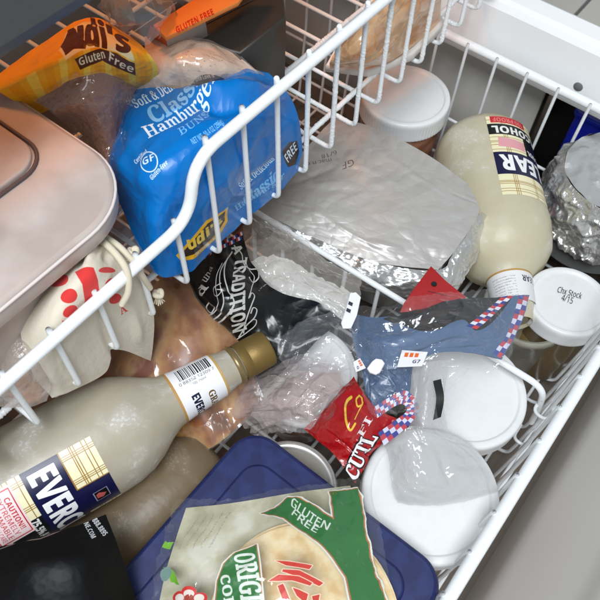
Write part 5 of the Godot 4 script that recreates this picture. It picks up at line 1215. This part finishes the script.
	p.line(swoosh, 12.0, rust, true)
	p.poly(swoosh, green)
	say(p, "GLUTEN", sans, [Vector2(0.617, 0.086), Vector2(0.776, 0.257), Vector2(0.636, 0.051)], lime, 2.0)
	say(p, "FREE", sans, [Vector2(0.624, 0.141), Vector2(0.732, 0.261), Vector2(0.642, 0.111)], lime, 2.0)
	var panel: Array = [Vector2(0.326, 0.822), Vector2(0.308, 0.608), Vector2(0.307, 0.452), Vector2(0.326, 0.380), Vector2(0.377, 0.326), Vector2(0.468, 0.295), Vector2(0.483, 0.372), Vector2(0.524, 0.608), Vector2(0.546, 0.821)]
	p.line(panel, 22.0, lime, true)
	p.line(panel, 10.0, rust, true)
	p.poly(panel, green)
	say(p, "ORIGINAL", serif_bold, [Vector2(0.368, 0.336), Vector2(0.465, 0.690), Vector2(0.461, 0.334)], lime, 5.0)
	say(p, "CORN", serif_bold, [Vector2(0.314, 0.435), Vector2(0.373, 0.616), Vector2(0.355, 0.428)], lime, 3.0)
	var script := Color(0.80, 0.17, 0.10)
	for part in [[Vector2(0.559, 0.390), Vector2(0.612, 0.399), Vector2(0.707, 0.424), Vector2(0.695, 0.438), Vector2(0.604, 0.416)], [Vector2(0.592, 0.431), Vector2(0.655, 0.439), Vector2(0.748, 0.486), Vector2(0.733, 0.496), Vector2(0.647, 0.461), Vector2(0.588, 0.439)], [Vector2(0.534, 0.469), Vector2(0.575, 0.449), Vector2(0.655, 0.461), Vector2(0.706, 0.485), Vector2(0.698, 0.494), Vector2(0.627, 0.474), Vector2(0.576, 0.472)], [Vector2(0.573, 0.489), Vector2(0.594, 0.483), Vector2(0.628, 0.550), Vector2(0.600, 0.550)], [Vector2(0.631, 0.499), Vector2(0.655, 0.506), Vector2(0.690, 0.521), Vector2(0.682, 0.551), Vector2(0.648, 0.526)], [Vector2(0.705, 0.528), Vector2(0.735, 0.522), Vector2(0.730, 0.551), Vector2(0.712, 0.551)]]:
		p.line(part, 8.0, Color(0.95, 0.85, 0.74), true)
		p.poly(part, script)
	for k in 5:
		scribble(p, Vector2(0.10 + k * 0.04, 0.30), Vector2(0.16 + k * 0.04, 0.09), 14.0, Color(0.28, 0.30, 0.24, 0.8), k)
	p.poly([Vector2(-0.009, 0.284), Vector2(0.012, 0.252), Vector2(0.064, 0.260), Vector2(0.044, 0.298)], Color(0.42, 0.68, 0.12))
	p.poly([Vector2(0.031, 0.395), Vector2(0.080, 0.418), Vector2(0.134, 0.476), Vector2(0.079, 0.461)], Color(0.42, 0.68, 0.12))
	p.disc([Vector2(0.050, 0.427), Vector2(0.060, 0.427)][0], 26.0, Color(0.42, 0.55, 0.52), 1.6)
	for c in [[Vector2(0.133, 0.519), Vector2(0.138, 0.519)][0], [Vector2(0.180, 0.499), Vector2(0.185, 0.499)][0], [Vector2(0.233, 0.522), Vector2(0.238, 0.522)][0], [Vector2(0.188, 0.545), Vector2(0.193, 0.545)][0]]: p.disc(c, 34.0, Color(0.80, 0.14, 0.12))
	for c in [[Vector2(0.139, 0.523), Vector2(0.144, 0.523)][0], [Vector2(0.181, 0.507), Vector2(0.186, 0.507)][0], [Vector2(0.228, 0.522), Vector2(0.233, 0.522)][0], [Vector2(0.188, 0.545), Vector2(0.193, 0.545)][0]]: p.disc(c, 24.0, Color(0.90, 0.86, 0.82))
	p.disc([Vector2(0.184, 0.522), Vector2(0.189, 0.522)][0], 20.0, Color(0.62, 0.20, 0.12))
	var creases := {"amp": 0.006, "freq": 5.0, "fine": 0.0008, "seed": 28.0, "edge": 0.003, "creases": 16, "crease": 0.0025}
	obj("print", net([Vector3(-0.1603, 0.2500, -0.0815), Vector3(-0.1246, 0.2640, -0.1096), Vector3(-0.0901, 0.2640, -0.1470), Vector3(-0.0615, 0.2500, -0.1848), Vector3(-0.1489, 0.2520, -0.0585), Vector3(-0.1084, 0.2760, -0.0858), Vector3(-0.0710, 0.2760, -0.1218), Vector3(-0.0347, 0.2520, -0.1685), Vector3(-0.1369, 0.2520, -0.0373), Vector3(-0.0939, 0.2800, -0.0639), Vector3(-0.0545, 0.2800, -0.1003), Vector3(-0.0120, 0.2520, -0.1479), Vector3(-0.1190, 0.2500, -0.0079), Vector3(-0.0750, 0.2800, -0.0370), Vector3(-0.0317, 0.2800, -0.0710), Vector3(0.0200, 0.2500, -0.1171), Vector3(-0.1029, 0.2500, 0.0204), Vector3(-0.0562, 0.2760, -0.0133), Vector3(-0.0119, 0.2760, -0.0480), Vector3(0.0432, 0.2500, -0.0939), Vector3(-0.0865, 0.2480, 0.0487), Vector3(-0.0368, 0.2520, 0.0130), Vector3(0.0107, 0.2520, -0.0224), Vector3(0.0672, 0.2480, -0.0681)], 4, 110, 140, creases), printed(p, 0.4, {"alpha": 1.0}), t)
	creases.lift = 0.0007
	obj("film", net([Vector3(-0.1603, 0.2500, -0.0815), Vector3(-0.1246, 0.2640, -0.1096), Vector3(-0.0901, 0.2640, -0.1470), Vector3(-0.0615, 0.2500, -0.1848), Vector3(-0.1489, 0.2520, -0.0585), Vector3(-0.1084, 0.2760, -0.0858), Vector3(-0.0710, 0.2760, -0.1218), Vector3(-0.0347, 0.2520, -0.1685), Vector3(-0.1369, 0.2520, -0.0373), Vector3(-0.0939, 0.2800, -0.0639), Vector3(-0.0545, 0.2800, -0.1003), Vector3(-0.0120, 0.2520, -0.1479), Vector3(-0.1190, 0.2500, -0.0079), Vector3(-0.0750, 0.2800, -0.0370), Vector3(-0.0317, 0.2800, -0.0710), Vector3(0.0200, 0.2500, -0.1171), Vector3(-0.1029, 0.2500, 0.0204), Vector3(-0.0562, 0.2760, -0.0133), Vector3(-0.0119, 0.2760, -0.0480), Vector3(0.0432, 0.2500, -0.0939), Vector3(-0.0865, 0.2480, 0.0487), Vector3(-0.0368, 0.2520, 0.0130), Vector3(0.0107, 0.2520, -0.0224), Vector3(0.0672, 0.2480, -0.0681)], 4, 110, 140, creases), film(Color(0.90, 0.91, 0.88), 0.03, 0.05, 0.9, Vector3(1, 1, 1)), t)
	obj("frosted_backing", net([Vector3(-0.1558, 0.2385, -0.0842), Vector3(-0.1252, 0.2385, -0.1147), Vector3(-0.0923, 0.2385, -0.1513), Vector3(-0.0632, 0.2385, -0.1808), Vector3(-0.1436, 0.2385, -0.0573), Vector3(-0.1095, 0.2385, -0.0843), Vector3(-0.0689, 0.2385, -0.1212), Vector3(-0.0325, 0.2385, -0.1599), Vector3(-0.1318, 0.2385, -0.0338), Vector3(-0.0955, 0.2385, -0.0623), Vector3(-0.0506, 0.2385, -0.0977), Vector3(-0.0081, 0.2385, -0.1358), Vector3(-0.1099, 0.2385, 0.0016), Vector3(-0.0711, 0.2385, -0.0288), Vector3(-0.0251, 0.2385, -0.0649), Vector3(0.0282, 0.2385, -0.1066), Vector3(-0.0898, 0.2385, 0.0342), Vector3(-0.0442, 0.2385, 0.0017), Vector3(-0.0001, 0.2385, -0.0327), Vector3(0.0541, 0.2385, -0.0781)], 4, 60, 50, {"amp": 0.0015, "freq": 9.0, "seed": 29.0}), mat(Color.WHITE, 0.5, {"tex": noise_tex(0.01, 111, [[0.2, 0.5, 0.8], [Color(0.66, 0.64, 0.52), Color(0.76, 0.745, 0.63), Color(0.86, 0.85, 0.78)]], false, 1.0, 0, 256), "alpha": 0.85}), t)
